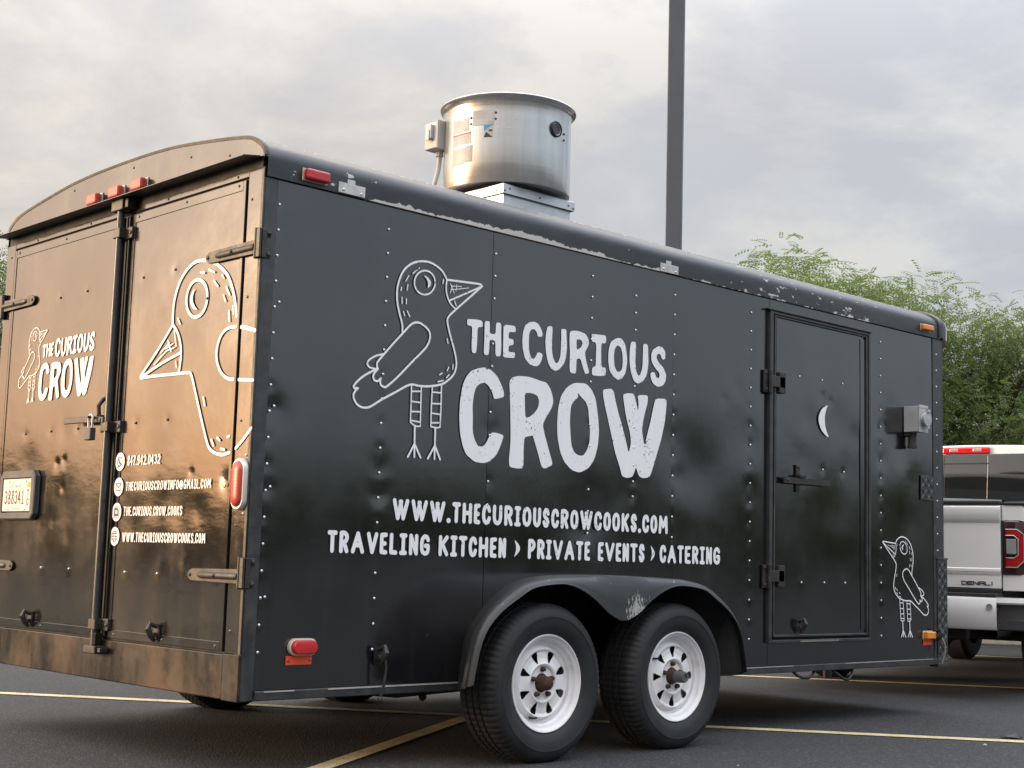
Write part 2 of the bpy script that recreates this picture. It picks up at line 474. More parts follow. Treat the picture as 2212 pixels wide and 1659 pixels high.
# ------------------------------------------------------------------ mesh helpers
class MB:
    def __init__(s):
        s.v, s.f = [], []

    def add(s, vs, fs):
        k = len(s.v)
        s.v += [tuple(p) for p in vs]
        s.f += [tuple(i + k for i in f) for f in fs]
        return s

    def box(s, x0, x1, y0, y1, z0, z1):
        v = [(x, y, z) for z in (z0, z1) for y in (y0, y1) for x in (x0, x1)]
        return s.add(v, [(0, 2, 3, 1), (4, 5, 7, 6), (0, 1, 5, 4), (2, 6, 7, 3), (0, 4, 6, 2), (1, 3, 7, 5)])

    def prism(s, pts, axis, a, b):
        """polygon pts (p,q) in the plane normal to axis, extruded from a to b along it"""
        def P(p, q, w):
            return {'x': (w, p, q), 'y': (p, w, q), 'z': (p, q, w)}[axis]
        n = len(pts)
        v = [P(p, q, a) for p, q in pts] + [P(p, q, b) for p, q in pts]
        tri = tessellate_polygon([[Vector((p, q, 0)) for p, q in pts]])
        f = [tuple(t_) for t_ in tri] + [tuple(i + n for i in reversed(t_)) for t_ in tri]
        f += [(i, i + n, (i + 1) % n + n, (i + 1) % n) for i in range(n)]
        return s.add(v, f)

    def tube(s, path, r, n=10, cap=True):
        path = [Vector(p) for p in path]
        rs = r if isinstance(r, (list, tuple)) else [r] * len(path)
        rows = []
        up = None
        for i, p in enumerate(path):
            d = (path[min(i + 1, len(path) - 1)] - path[max(i - 1, 0)]).normalized()
            if up is None:
                up = Vector((0, 0, 1)) if abs(d.z) < 0.9 else Vector((1, 0, 0))
            a = d.cross(up).normalized()
            up = a.cross(d).normalized()
            rows.append([p + (a * math.cos(2 * PI * k / n) + up * math.sin(2 * PI * k / n)) * rs[i] for k in range(n)])
        s.loft(rows, True)
        if cap:
            k = len(s.v)
            s.v += [tuple(path[0]), tuple(path[-1])]
            b0 = k - n * len(path)
            b1 = k - n
            for i in range(n):
                s.f.append((k, b0 + (i + 1) % n, b0 + i))
                s.f.append((k + 1, b1 + i, b1 + (i + 1) % n))
        return s

    def loft(s, rows, closed=False):
        k = len(s.v)
        n = len(rows[0])
        for r_ in rows:
            s.v += [tuple(p) for p in r_]
        for i in range(len(rows) - 1):
            for j in range(n if closed else n - 1):
                a, b = k + i * n + j, k + i * n + (j + 1) % n
                s.f.append((a, b, b + n, a + n))
        return s

    def lathe(s, prof, c, axis='z', n=48, sgn=1):
        """prof: (radius, height) about the axis through c"""
        rows = []
        for r_, h in prof:
            row = []
            for k in range(n):
                a = 2 * PI * k / n
                p, q = r_ * math.cos(a), r_ * math.sin(a)
                if axis == 'z':
                    row.append((c[0] + p, c[1] + q, c[2] + h))
                elif axis == 'y':
                    row.append((c[0] + p, c[1] + h * sgn, c[2] + q))
                else:
                    row.append((c[0] + h * sgn, c[1] + p, c[2] + q))
            rows.append(row)
        return s.loft(rows, True)

    def dome(s, c, r, axis='-y', flat=0.6, n=8):
        prof = [(r, 0.0), (r * 0.92, flat * r * 0.45), (r * 0.6, flat * r * 0.85), (r * 0.001, flat * r)]
        sg = -1 if axis[0] == '-' else 1
        return s.lathe(prof, c, axis[-1], n, sg)

    def build(s, name, mat, parent=None, smooth=False, bevel=0.0, ang=35, loc=None, segs=2):
        me = bpy.data.meshes.new(name)
        me.from_pydata(s.v, [], s.f)
        me.update()
        return link(name, me, mat, parent, smooth, bevel, ang, loc, segs)


def link(name, me, mat, parent=None, smooth=False, bevel=0.0, ang=35, loc=None, segs=2):
    if isinstance(mat, str):
        mat = M[mat]
    me.materials.clear()
    me.materials.append(mat)
    if smooth:
        me.polygons.foreach_set('use_smooth', [True] * len(me.polygons))
        me.set_sharp_from_angle(angle=R(ang))
    o = bpy.data.objects.new(name, me)
    COL.objects.link(o)
    if parent:
        o.parent = parent
    if loc:
        o.location = loc
    if bevel:
        b = o.modifiers.new('bevel', 'BEVEL')
        b.width = bevel
        b.segments = segs
        b.limit_method = 'ANGLE'
        b.angle_limit = R(40)
    return o


def tag(o, label=None, cat=None, group=None, kind=None):
    for k, v in (('label', label), ('category', cat), ('group', group), ('kind', kind)):
        if v:
            o[k] = v
    return o


def thing(name, label, cat, loc=(0, 0, 0), rz=0.0, group=None):
    o = bpy.data.objects.new(name, None)
    o.empty_display_size = 0.2
    COL.objects.link(o)
    o.location = loc
    o.rotation_euler = (0, 0, rz)
    return tag(o, label, cat, group)


def dup(o, loc, parent=None, rot=None):
    c = o.copy()
    COL.objects.link(c)
    c.location = loc
    if rot:
        c.rotation_euler = rot
    if parent:
        c.parent = parent
    return c


def B(name, mat, parent, b, bevel=0.002, **kw):
    return MB().box(*b).build(name, mat, parent, bevel=bevel, **kw)


def catmull(pts, k=5):
    if len(pts) < 3:
        return list(pts)
    P = [pts[0]] + list(pts) + [pts[-1]]
    out = []
    for i in range(1, len(P) - 2):
        p0, p1, p2, p3 = [np.array(P[i + d], float) for d in (-1, 0, 1, 2)]
        for j in range(k):
            t = j / k
            out.append(tuple(0.5 * ((2 * p1) + (p2 - p0) * t + (2 * p0 - 5 * p1 + 4 * p2 - p3) * t * t + (3 * p1 - p0 - 3 * p2 + p3) * t ** 3)))
    out.append(tuple(P[-2]))
    return out


# flat print: strokes and outlined shapes laid on a surface through fn(a, b, lift)
def pieces(pts, lim=48):
    out, cur = [], [pts[0]]
    for i in range(1, len(pts)):
        cur.append(pts[i])
        if i < len(pts) - 1:
            a = np.array(pts[i]) - np.array(pts[i - 1])
            b = np.array(pts[i + 1]) - np.array(pts[i])
            c = float(a @ b / (np.linalg.norm(a) * np.linalg.norm(b) + 1e-12))
            if math.degrees(math.acos(max(-1, min(1, c)))) > lim:
                out.append(cur)
                cur = [pts[i]]
    out.append(cur)
    return out


def strokes(mb, fn, items, k0=0, smooth=True, jit=0.0):
    k = k0
    for w, pts in items:
        for pc in pieces(pts):
            q = catmull(pc, 4) if smooth else pc
            q = [np.array(p, float) for p in q]
            q = [p for i, p in enumerate(q) if i == 0 or np.linalg.norm(p - q[i - 1]) > 1e-5]
            if len(q) < 2:
                continue
            lift = k * 0.00003
            k += 1
            L, Rr = [], []
            n = len(q)
            for i in range(n):
                d = q[min(i + 1, n - 1)] - q[max(i - 1, 0)]
                d /= np.linalg.norm(d) + 1e-12
                nn_ = np.array((-d[1], d[0])) * w * 0.5 * (1 + jit * (random.random() - 0.5))
                L.append(q[i] + nn_)
                Rr.append(q[i] - nn_)
            poly = list(L)
            d = q[-1] - q[-2]
            a0 = math.atan2(d[1], d[0])
            poly_end = [q[-1] + 0.5 * w * np.array((math.cos(a0 + PI / 2 - PI * j / 6), math.sin(a0 + PI / 2 - PI * j / 6))) for j in range(1, 6)]
            d = q[0] - q[1]
            a1 = math.atan2(d[1], d[0])
            poly_start = [q[0] + 0.5 * w * np.array((math.cos(a1 + PI / 2 - PI * j / 6), math.sin(a1 + PI / 2 - PI * j / 6))) for j in range(1, 6)]
            v = [fn(p[0], p[1], lift) for p in L] + [fn(p[0], p[1], lift) for p in Rr]
            f = [(i, i + n, i + n + 1, i + 1) for i in range(n - 1)]
            b = len(v)
            v += [fn(p[0], p[1], lift) for p in poly_end] + [fn(p[0], p[1], lift) for p in poly_start]
            f.append((n - 1, 2 * n - 1) + tuple(b + j for j in range(4, -1, -1)))
            f.append((n, 0) + tuple(b + 5 + j for j in range(4, -1, -1)))
            mb.add(v, f)
    return k


def shape(mb, fn, loops, lift=0.0, rounds=2):
    def chaikin(p):
        for _ in range(rounds):
            o = []
            for i in range(len(p)):
                a, b = np.array(p[i]), np.array(p[(i + 1) % len(p)])
                o += [tuple(a * 0.82 + b * 0.18), tuple(a * 0.18 + b * 0.82)]
            p = o
        return p
    ls = [chaikin(l) for l in loops]
    flat_ = [p for l in ls for p in l]
    tri = tessellate_polygon([[Vector((a, b, 0)) for a, b in l] for l in ls])
    mb.add([fn(a, b, lift) for a, b in flat_], [tuple(t_) for t_ in tri])


# hand lettering, one unit box per letter
FONT = {
    'A': [[(.06, 0), (.5, 1), (.94, 0)], [(.25, .36), (.75, .36)]],
    'C': [[(.95, .74), (.80, .95), (.5, 1), (.2, .88), (.05, .5), (.2, .12), (.5, 0), (.80, .06), (.95, .27)]],
    'D': [[(.1, 0), (.1, 1), (.6, .95), (.92, .6), (.92, .4), (.6, .04), (.1, 0)]],
    'E': [[(.92, 1), (.1, .98), (.08, .5), (.1, .02), (.92, 0)], [(.1, .5), (.75, .5)]],
    'F': [[(.92, 1), (.1, .98), (.1, 0)], [(.1, .52), (.75, .52)]],
    'G': [[(.93, .80), (.75, .97), (.45, 1), (.15, .85), (.05, .5), (.15, .13), (.5, 0), (.82, .06), (.93, .2), (.93, .45), (.58, .45)]],
    'H': [[(.08, 1), (.08, 0)], [(.92, 1), (.92, 0)], [(.08, .52), (.92, .52)]],
    'I': [[(.08, 1), (.92, 1)], [(.5, 1), (.5, 0)], [(.08, 0), (.92, 0)]],
    'K': [[(.08, 1), (.08, 0)], [(.92, 1), (.15, .46)], [(.35, .58), (.92, 0)]],
    'L': [[(.12, 1), (.10, .02), (.92, 0)]],
    'M': [[(.04, 0), (.12, 1), (.5, .38), (.88, 1), (.96, 0)]],
    'N': [[(.08, 0), (.08, 1), (.92, 0), (.92, 1)]],
    'O': [[(.5, 1), (.82, .88), (.95, .5), (.82, .12), (.5, 0), (.18, .12), (.05, .5), (.18, .88), (.5, 1)]],
    'P': [[(.1, 0), (.1, 1), (.55, 1), (.9, .85), (.9, .68), (.6, .5), (.1, .42)]],
    'R': [[(.1, 0), (.1, 1), (.55, 1), (.88, .87), (.88, .68), (.6, .5), (.1, .45)], [(.52, .47), (.92, 0)]],
    'S': [[(.90, .78), (.72, .98), (.4, 1), (.12, .80), (.25, .57), (.70, .42), (.90, .2), (.62, .01), (.3, .02), (.08, .22)]],
    'T': [[(.04, 1), (.96, 1)], [(.5, 1), (.5, 0)]],
    'U': [[(.08, 1), (.07, .4), (.2, .1), (.5, 0), (.8, .1), (.93, .4), (.92, 1)]],
    'V': [[(.04, 1), (.5, 0), (.96, 1)]],
    'W': [[(.03, 1), (.30, 0), (.52, .95)], [(.46, .95), (.70, 0), (.97, 1)]],
    '.': [[(.35, .03), (.65, .03)]],
    '@': [[(.70, .35), (.66, .68), (.45, .70), (.33, .50), (.40, .28), (.62, .30), (.78, .22), (.92, .45), (.85, .82), (.5, .95), (.15, .8), (.05, .4), (.2, .05), (.55, -.05), (.85, .05)]],
    '0': [[(.5, 1), (.82, .88), (.95, .5), (.82, .12), (.5, 0), (.18, .12), (.05, .5), (.18, .88), (.5, 1)]],
    '1': [[(.3, .85), (.55, 1), (.55, 0)], [(.2, 0), (.9, 0)]],
    '2': [[(.08, .78), (.28, .98), (.65, 1), (.9, .78), (.8, .55), (.1, .02), (.95, 0)]],
    '3': [[(.1, .88), (.45, 1), (.85, .85), (.82, .62), (.45, .53), (.86, .42), (.9, .15), (.5, 0), (.08, .12)]],
    '4': [[(.62, 0), (.62, 1)], [(.55, .98), (.06, .32), (.95, .32)]],
    '7': [[(.06, 1), (.92, .98), (.4, 0)], [(.25, .5), (.8, .5)]],
    '8': [[(.5, .53), (.15, .72), (.25, .95), (.5, 1), (.75, .95), (.85, .72), (.5, .53), (.1, .3), (.2, .04), (.5, 0), (.8, .04), (.9, .3), (.5, .53)]],
    '9': [[(.88, .62), (.6, .47), (.2, .55), (.08, .78), (.3, .98), (.7, .97), (.9, .75), (.85, .3), (.55, 0), (.15, .04)]],
}
ADV = {'.': 0.42, 'I': 0.8, 'W': 1.45, 'M': 1.2, '@': 1.35, '1': 0.75, '4': 0.85, '7': 0.85, 'F': 0.85, 'E': 0.85, 'L': 0.8}


def letter(mb, fn, ch, a0, a1, b0, b1, w, k):
    """one letter between a0..a1 and b0..b1 (a may run either way)"""
    if ch == ')':
        n = 10
        out = [(a0 + (a1 - a0) * (0.10 + 0.85 * math.sin(PI * i / n)), b0 + (b1 - b0) * (0.92 - 0.84 * i / n)) for i in range(n + 1)]
        inn = [(a0 + (a1 - a0) * (0.05 + 0.30 * math.sin(PI * i / n)), b0 + (b1 - b0) * (0.92 - 0.84 * i / n)) for i in range(n - 1, 0, -1)]
        shape(mb, fn, [out + inn], k * 0.00003, 0)
        return k + 1
    sg = 1 if a1 > a0 else -1
    h = w * 0.5
    A0, A1, B0, B1 = a0 + sg * h * 1.1, a1 - sg * h * 1.1, b0 + h, b1 - h
    if ch == '.':
        A0 = (a0 + a1) / 2
        return strokes(mb, fn, [(w * 1.15, [(A0 - h * 0.1, B0), (A0 + h * 0.1, B0 + h * 0.05)])], k, False)
    return strokes(mb, fn, [(w, [(A0 + (A1 - A0) * p, B0 + (B1 - B0) * q) for p, q in st]) for st in FONT[ch]], k, len(FONT[ch][0]) > 5 or ch in 'P', 0.05)


def text_run(mb, fn, s, a0, a1, b0, b1, w, slope=0.0):
    tot = sum(ADV.get(c, 1.0) for c in s)
    u = (a1 - a0) / tot
    a, k = a0, 0
    for c in s:
        d = ADV.get(c, 1.0) * u
        k = letter(mb, fn, c, a + d * 0.05, a + d * 0.95, b0, b1, w, k)
        a += d


def side_fn(off):
    return lambda a, b, l: (a, -off - l, b)


def rear_fn(off):
    return lambda a, b, l: (-off - l, a, b)


# ---- traced outlines of the painted signs, in metres on the trailer's side (x, z) and rear (y, z)
LET = {'T':[[(1.0755,1.8939),(1.12,1.8982),(1.1589,1.8984),(1.1686,1.8896),(1.1676,1.8695),(1.1399,1.8657),(1.1384,1.8276),(1.1388,1.7907),(1.1354,1.7534),(1.1247,1.7466),(1.1111,1.7482),(1.1068,1.7637),(1.1065,1.8281),(1.1061,1.8658),(1.0755,1.8663)]],'H':[[(1.1801,1.899),(1.21,1.9013),(1.2123,1.8745),(1.2122,1.8475),(1.2481,1.8466),(1.2478,1.9018),(1.2807,1.9034),(1.2817,1.8462),(1.2848,1.8021),(1.283,1.7518),(1.2502,1.7497),(1.2486,1.8186),(1.2121,1.8195),(1.2126,1.7768),(1.2088,1.7485),(1.1801,1.7487),(1.1806,1.796),(1.1808,1.8517)]],'E':[[(1.2949,1.8983),(1.363,1.9018),(1.3712,1.8911),(1.3706,1.873),(1.3287,1.8703),(1.3281,1.8391),(1.3558,1.8388),(1.3607,1.8281),(1.3587,1.8137),(1.3312,1.8079),(1.3292,1.778),(1.369,1.781),(1.3721,1.7681),(1.3687,1.7554),(1.3303,1.7513),(1.2964,1.7515),(1.2969,1.7872),(1.2959,1.8434)]],'C':[[(1.5409,1.8761),(1.5143,1.8697),(1.5027,1.8942),(1.4877,1.9037),(1.4679,1.8992),(1.4568,1.8786),(1.4554,1.8449),(1.4585,1.7976),(1.4743,1.7661),(1.4915,1.7657),(1.5023,1.779),(1.5148,1.8006),(1.5479,1.795),(1.5409,1.7644),(1.5238,1.7393),(1.5007,1.7319),(1.4641,1.7372),(1.4336,1.7612),(1.419,1.8022),(1.4142,1.8397),(1.4173,1.8782),(1.4279,1.9106),(1.4535,1.9298),(1.4864,1.9382),(1.5133,1.9317),(1.5329,1.9102),(1.5431,1.8875)]],'U':[[(1.574,1.9288),(1.6045,1.932),(1.6072,1.9129),(1.6049,1.864),(1.6066,1.8157),(1.6167,1.7806),(1.6345,1.7608),(1.6493,1.7684),(1.664,1.7983),(1.6656,1.8522),(1.6653,1.901),(1.663,1.9276),(1.6975,1.9307),(1.7015,1.8959),(1.7057,1.8523),(1.7019,1.8029),(1.6892,1.7672),(1.6559,1.7342),(1.6303,1.7255),(1.6013,1.7352),(1.58,1.7641),(1.5661,1.8107),(1.5615,1.8633),(1.5657,1.8977)]],'R':[[(1.7222,1.9207),(1.7394,1.9294),(1.7815,1.9335),(1.8315,1.9252),(1.8523,1.9005),(1.8531,1.8757),(1.8272,1.8367),(1.8354,1.804),(1.8571,1.752),(1.8588,1.7413),(1.8341,1.7326),(1.8168,1.7623),(1.8,1.7998),(1.7872,1.8042),(1.7719,1.7965),(1.7715,1.7669),(1.7707,1.7285),(1.7322,1.7281),(1.7258,1.7519),(1.7263,1.8205),(1.7215,1.8788)],[(1.7687,1.8937),(1.8005,1.8938),(1.8102,1.8802),(1.8017,1.8569),(1.7705,1.8407)]],'I':[[(1.8707,1.9318),(1.9176,1.9339),(1.9686,1.9365),(1.975,1.9212),(1.9713,1.898),(1.9406,1.8957),(1.9408,1.8415),(1.9442,1.7793),(1.9734,1.7801),(1.9769,1.7605),(1.9716,1.7408),(1.9238,1.7346),(1.8806,1.7338),(1.8783,1.7593),(1.8865,1.7742),(1.9051,1.7783),(1.9047,1.8372),(1.9044,1.8931),(1.8718,1.8955),(1.8734,1.9132)]],'O':[[(2.0501,1.9349),(2.0837,1.9372),(2.1107,1.9131),(2.1232,1.8687),(2.1281,1.8284),(2.1184,1.7713),(2.093,1.7405),(2.0672,1.7301),(2.0334,1.7416),(2.0031,1.7684),(1.9915,1.8124),(1.9928,1.868),(2.0063,1.91)],[(2.0563,1.9011),(2.0812,1.8915),(2.0934,1.8599),(2.0968,1.8196),(2.0917,1.786),(2.0735,1.7703),(2.0548,1.7702),(2.0378,1.7926),(2.0305,1.8422),(2.0367,1.881)]],'U2':[[(2.1541,1.9298),(2.19,1.9323),(2.1889,1.8869),(2.1872,1.8353),(2.1938,1.7899),(2.2113,1.7662),(2.2249,1.7729),(2.2416,1.8108),(2.2431,1.8729),(2.2432,1.9298),(2.2788,1.9316),(2.2831,1.888),(2.286,1.8365),(2.275,1.7784),(2.2488,1.7446),(2.2108,1.7272),(2.18,1.7372),(2.156,1.7806),(2.1447,1.8304),(2.1453,1.8918)]],'S':[[(2.4112,1.8731),(2.389,1.8695),(2.3757,1.8941),(2.3543,1.8941),(2.3446,1.8746),(2.3593,1.8529),(2.3995,1.8288),(2.4227,1.7947),(2.4186,1.7629),(2.3977,1.7372),(2.3584,1.7273),(2.3228,1.7396),(2.3024,1.7711),(2.3027,1.7929),(2.333,1.7994),(2.3438,1.7756),(2.3613,1.7697),(2.3729,1.7814),(2.3669,1.8016),(2.3365,1.819),(2.3083,1.8495),(2.305,1.8855),(2.3185,1.9106),(2.3573,1.9326),(2.3891,1.9324),(2.4103,1.914),(2.414,1.8908)]],'C2':[[(1.3105,1.5737),(1.2931,1.5664),(1.2506,1.5557),(1.2387,1.585),(1.2125,1.6146),(1.1903,1.6243),(1.1628,1.6167),(1.139,1.5977),(1.1284,1.56),(1.123,1.5139),(1.1268,1.4687),(1.1285,1.4007),(1.1428,1.3655),(1.1623,1.3398),(1.1899,1.3396),(1.2108,1.3572),(1.2398,1.4076),(1.2743,1.4072),(1.3156,1.4),(1.3072,1.3739),(1.2927,1.3405),(1.2721,1.3068),(1.2297,1.2754),(1.193,1.2674),(1.1438,1.2704),(1.0941,1.2985),(1.0714,1.3374),(1.0553,1.3901),(1.0475,1.457),(1.0493,1.5249),(1.0601,1.594),(1.0794,1.637),(1.1085,1.6676),(1.1507,1.6834),(1.1875,1.6922),(1.2252,1.6854),(1.2639,1.6619),(1.2906,1.6275),(1.3077,1.5967)]],'R2':[[(1.3408,1.6469),(1.3593,1.6668),(1.3977,1.6766),(1.463,1.68),(1.5431,1.6687),(1.5768,1.6651),(1.6013,1.6412),(1.618,1.6093),(1.6238,1.5809),(1.6147,1.5512),(1.5792,1.5049),(1.5584,1.4687),(1.572,1.4279),(1.6013,1.3588),(1.6277,1.2988),(1.6241,1.2866),(1.5745,1.2668),(1.556,1.2797),(1.5356,1.3303),(1.5067,1.3942),(1.4961,1.4146),(1.4732,1.4095),(1.4441,1.401),(1.4413,1.3563),(1.443,1.2606),(1.4011,1.2578),(1.3561,1.2618),(1.3516,1.2939),(1.3584,1.364),(1.357,1.4336),(1.3507,1.5263),(1.3448,1.5958)],[(1.4384,1.603),(1.4789,1.6076),(1.5189,1.6002),(1.5318,1.5767),(1.5275,1.5478),(1.5086,1.5222),(1.4765,1.498),(1.4473,1.4892),(1.4421,1.5396)]],'O2':[[(1.7616,1.6844),(1.8391,1.6897),(1.8791,1.6652),(1.9092,1.6236),(1.9201,1.5751),(1.9301,1.5315),(1.9378,1.4678),(1.9306,1.3981),(1.911,1.3376),(1.8732,1.291),(1.8106,1.2641),(1.7545,1.2736),(1.705,1.3088),(1.676,1.3548),(1.6567,1.4205),(1.6525,1.4826),(1.6567,1.5552),(1.6738,1.6149),(1.7137,1.6602)],[(1.7841,1.6407),(1.8058,1.6232),(1.8419,1.6022),(1.8585,1.5743),(1.8659,1.5208),(1.8748,1.4626),(1.8729,1.4133),(1.8564,1.3729),(1.8325,1.3468),(1.8045,1.3438),(1.7726,1.3546),(1.7506,1.3893),(1.7417,1.4467),(1.7361,1.5093),(1.7409,1.5729),(1.761,1.5992),(1.7884,1.6176)]],'W2':[[(1.9562,1.6722),(2.0167,1.6835),(2.0355,1.6713),(2.0477,1.6323),(2.0678,1.579),(2.0995,1.5114),(2.1276,1.4432),(2.1519,1.3796),(2.1677,1.4363),(2.1565,1.4859),(2.1283,1.5542),(2.1073,1.6331),(2.1027,1.663),(2.1325,1.6732),(2.1816,1.6751),(2.1979,1.6369),(2.216,1.5902),(2.2171,1.6337),(2.2085,1.6712),(2.2853,1.6784),(2.2848,1.6403),(2.2645,1.587),(2.2504,1.5346),(2.2454,1.4933),(2.2672,1.4237),(2.2864,1.4865),(2.3117,1.5605),(2.3294,1.6291),(2.3442,1.6678),(2.4271,1.6739),(2.4279,1.6385),(2.4179,1.5595),(2.3923,1.4693),(2.3552,1.379),(2.3185,1.2896),(2.3034,1.2733),(2.2651,1.2659),(2.2306,1.2714),(2.2065,1.3179),(2.1922,1.2867),(2.1814,1.2684),(2.144,1.2596),(2.1065,1.2663),(2.0905,1.3053),(2.0513,1.3823),(2.0192,1.4745),(1.9873,1.5615),(1.9634,1.629)]]}
CROW = [(0.0092,[(0.714,1.7888),(0.711,1.8218),(0.6953,1.8628),(0.6807,1.9092),(0.677,1.9572),(0.685,2.0018),(0.7068,2.0486),(0.7466,2.0852),(0.7946,2.1041),(0.8439,2.1096),(0.8873,2.1001),(0.9242,2.0811),(0.9511,2.0491),(1.0501,2.0546),(1.14,2.059),(1.1578,2.052),(1.0972,2.0013),(1.0077,1.9263),(0.9691,1.8902),(0.9615,1.8669),(0.9759,1.82),(1.0004,1.7621),(1.0172,1.7142),(1.0211,1.6758),(1.0059,1.6382),(0.9745,1.6099),(0.9394,1.5897),(0.876,1.5748),(0.82,1.57),(0.7645,1.5695),(0.6912,1.5315),(0.6128,1.4892),(0.5615,1.4581),(0.5292,1.4498),(0.4964,1.457),(0.4759,1.4784),(0.4717,1.4986),(0.4805,1.5151),(0.4928,1.5267),(0.4735,1.5247),(0.4699,1.5321),(0.485,1.5519),(0.5224,1.582),(0.5799,1.6137),(0.5916,1.6187)]),(0.0076,[(0.9511,2.0491),(0.9475,2.0151),(0.9541,1.9826),(0.9738,1.9493),(1.0077,1.9263)]),(0.0076,[(0.9697,1.9599),(1.0525,2.0002),(1.1578,2.052)]),(0.0081,[(0.6216,1.6833),(0.577,1.6699),(0.5419,1.6473),(0.5349,1.6308),(0.55,1.6183),(0.5897,1.616)]),(0.0092,[(0.5897,1.616),(0.5854,1.6366),(0.5945,1.6535),(0.6292,1.6921),(0.6741,1.7404),(0.7196,1.7865),(0.7524,1.8206),(0.7794,1.8368),(0.8072,1.8389),(0.8395,1.8269),(0.8616,1.8079),(0.8664,1.7812),(0.8537,1.7495),(0.827,1.719),(0.7735,1.6692),(0.7079,1.6054),(0.6592,1.5628),(0.6333,1.5442),(0.613,1.55),(0.6056,1.565),(0.6082,1.5796),(0.5923,1.5662),(0.5756,1.5681),(0.5683,1.582),(0.5741,1.5985),(0.5897,1.616)]),(0.0076,[(0.8843,2.0258),(0.8829,2.012),(0.8777,1.9985),(0.8689,1.9863),(0.8573,1.9762),(0.8436,1.9689),(0.8287,1.9649),(0.8138,1.9645),(0.7997,1.9675),(0.7875,1.974),(0.778,1.9833),(0.7717,1.9948),(0.7691,2.0079),(0.7704,2.0215),(0.7755,2.0349),(0.784,2.047),(0.7955,2.0571),(0.8091,2.0645),(0.8239,2.0687),(0.8389,2.0694),(0.8531,2.0664),(0.8655,2.0601),(0.8752,2.0507),(0.8816,2.0391),(0.8843,2.0258)]),(0.0054,[(0.7589,2.0462),(0.7723,2.0582)]),(0.0054,[(0.7212,2.0074),(0.7366,2.0327)]),(0.0054,[(0.7,1.977),(0.6972,1.963)]),(0.0054,[(0.7337,1.9931),(0.73,1.9696)]),(0.0054,[(0.7041,1.9343),(0.7054,1.9085)]),(0.0054,[(0.7284,1.9314),(0.7293,1.9109)]),(0.0054,[(0.7152,1.8753),(0.7229,1.8586)]),(0.0054,[(0.7357,1.8804),(0.7506,1.8586)]),(0.0054,[(0.7791,2.0626),(0.7804,2.0639)]),(0.0054,[(0.7905,2.0727),(0.7919,2.074)]),(0.0054,[(0.9308,2.047),(0.928,2.0288)]),(0.0054,[(0.9988,1.9614),(1.0085,1.9432)]),(0.0032,[(0.9699,2.0353),(0.9779,2.0198),(0.9718,1.9937)]),(0.0032,[(0.9777,2.0253),(1.0363,2.0316)]),(0.0032,[(0.9748,2.0081),(1.0809,2.0328)]),(0.0032,[(0.9775,2.0281),(0.9936,1.997)]),(0.0032,[(1.0066,2.0354),(1.0042,2.007)]),(0.006,[(0.9627,1.7908),(0.9687,1.7722)]),(0.006,[(0.969,1.6524),(0.9777,1.6683)]),(0.006,[(1.0012,1.6627),(1.0018,1.6821)]),(0.006,[(0.9268,1.6296),(0.9408,1.6383)]),(0.006,[(0.9668,1.6214),(0.9806,1.6356)]),(0.006,[(0.919,1.5987),(0.948,1.6073)]),(0.0065,[(0.7736,1.5669),(0.7746,1.5026),(0.7749,1.4117),(0.7863,1.4047),(0.8074,1.3974),(0.8295,1.3993),(0.8282,1.4863),(0.827,1.5699)]),(0.0065,[(0.7782,1.5427),(0.8253,1.5475)]),(0.0065,[(0.7782,1.5003),(0.8248,1.4995)]),(0.0065,[(0.7741,1.4571),(0.8266,1.4603)]),(0.0065,[(0.7759,1.4198),(0.8273,1.4163)]),(0.0065,[(0.8887,1.5763),(0.8869,1.492),(0.8876,1.4027),(0.9196,1.4),(0.9393,1.4055),(0.9408,1.4971),(0.9397,1.5844)]),(0.0065,[(0.8877,1.5507),(0.9368,1.5524)]),(0.0065,[(0.8879,1.5018),(0.939,1.5051)]),(0.0065,[(0.887,1.4605),(0.9397,1.4588)]),(0.0065,[(0.8875,1.4189),(0.9399,1.4235)]),(0.0092,[(0.7991,1.3967),(0.8012,1.3232)]),(0.0092,[(0.8012,1.3232),(0.7669,1.2648)]),(0.0092,[(0.8012,1.3232),(0.8025,1.2673)]),(0.0092,[(0.8012,1.3232),(0.8365,1.267)]),(0.0092,[(0.9125,1.3994),(0.9139,1.3237)]),(0.0092,[(0.9139,1.3237),(0.8764,1.2655)]),(0.0092,[(0.9139,1.3237),(0.9137,1.2671)]),(0.0092,[(0.9139,1.3237),(0.9456,1.2666)])]
CRES = [(0.8164,2.0471),(0.84,2.0426),(0.8585,2.0262),(0.8593,2.0098),(0.8423,1.9934),(0.8441,2.0157),(0.837,2.0311)]
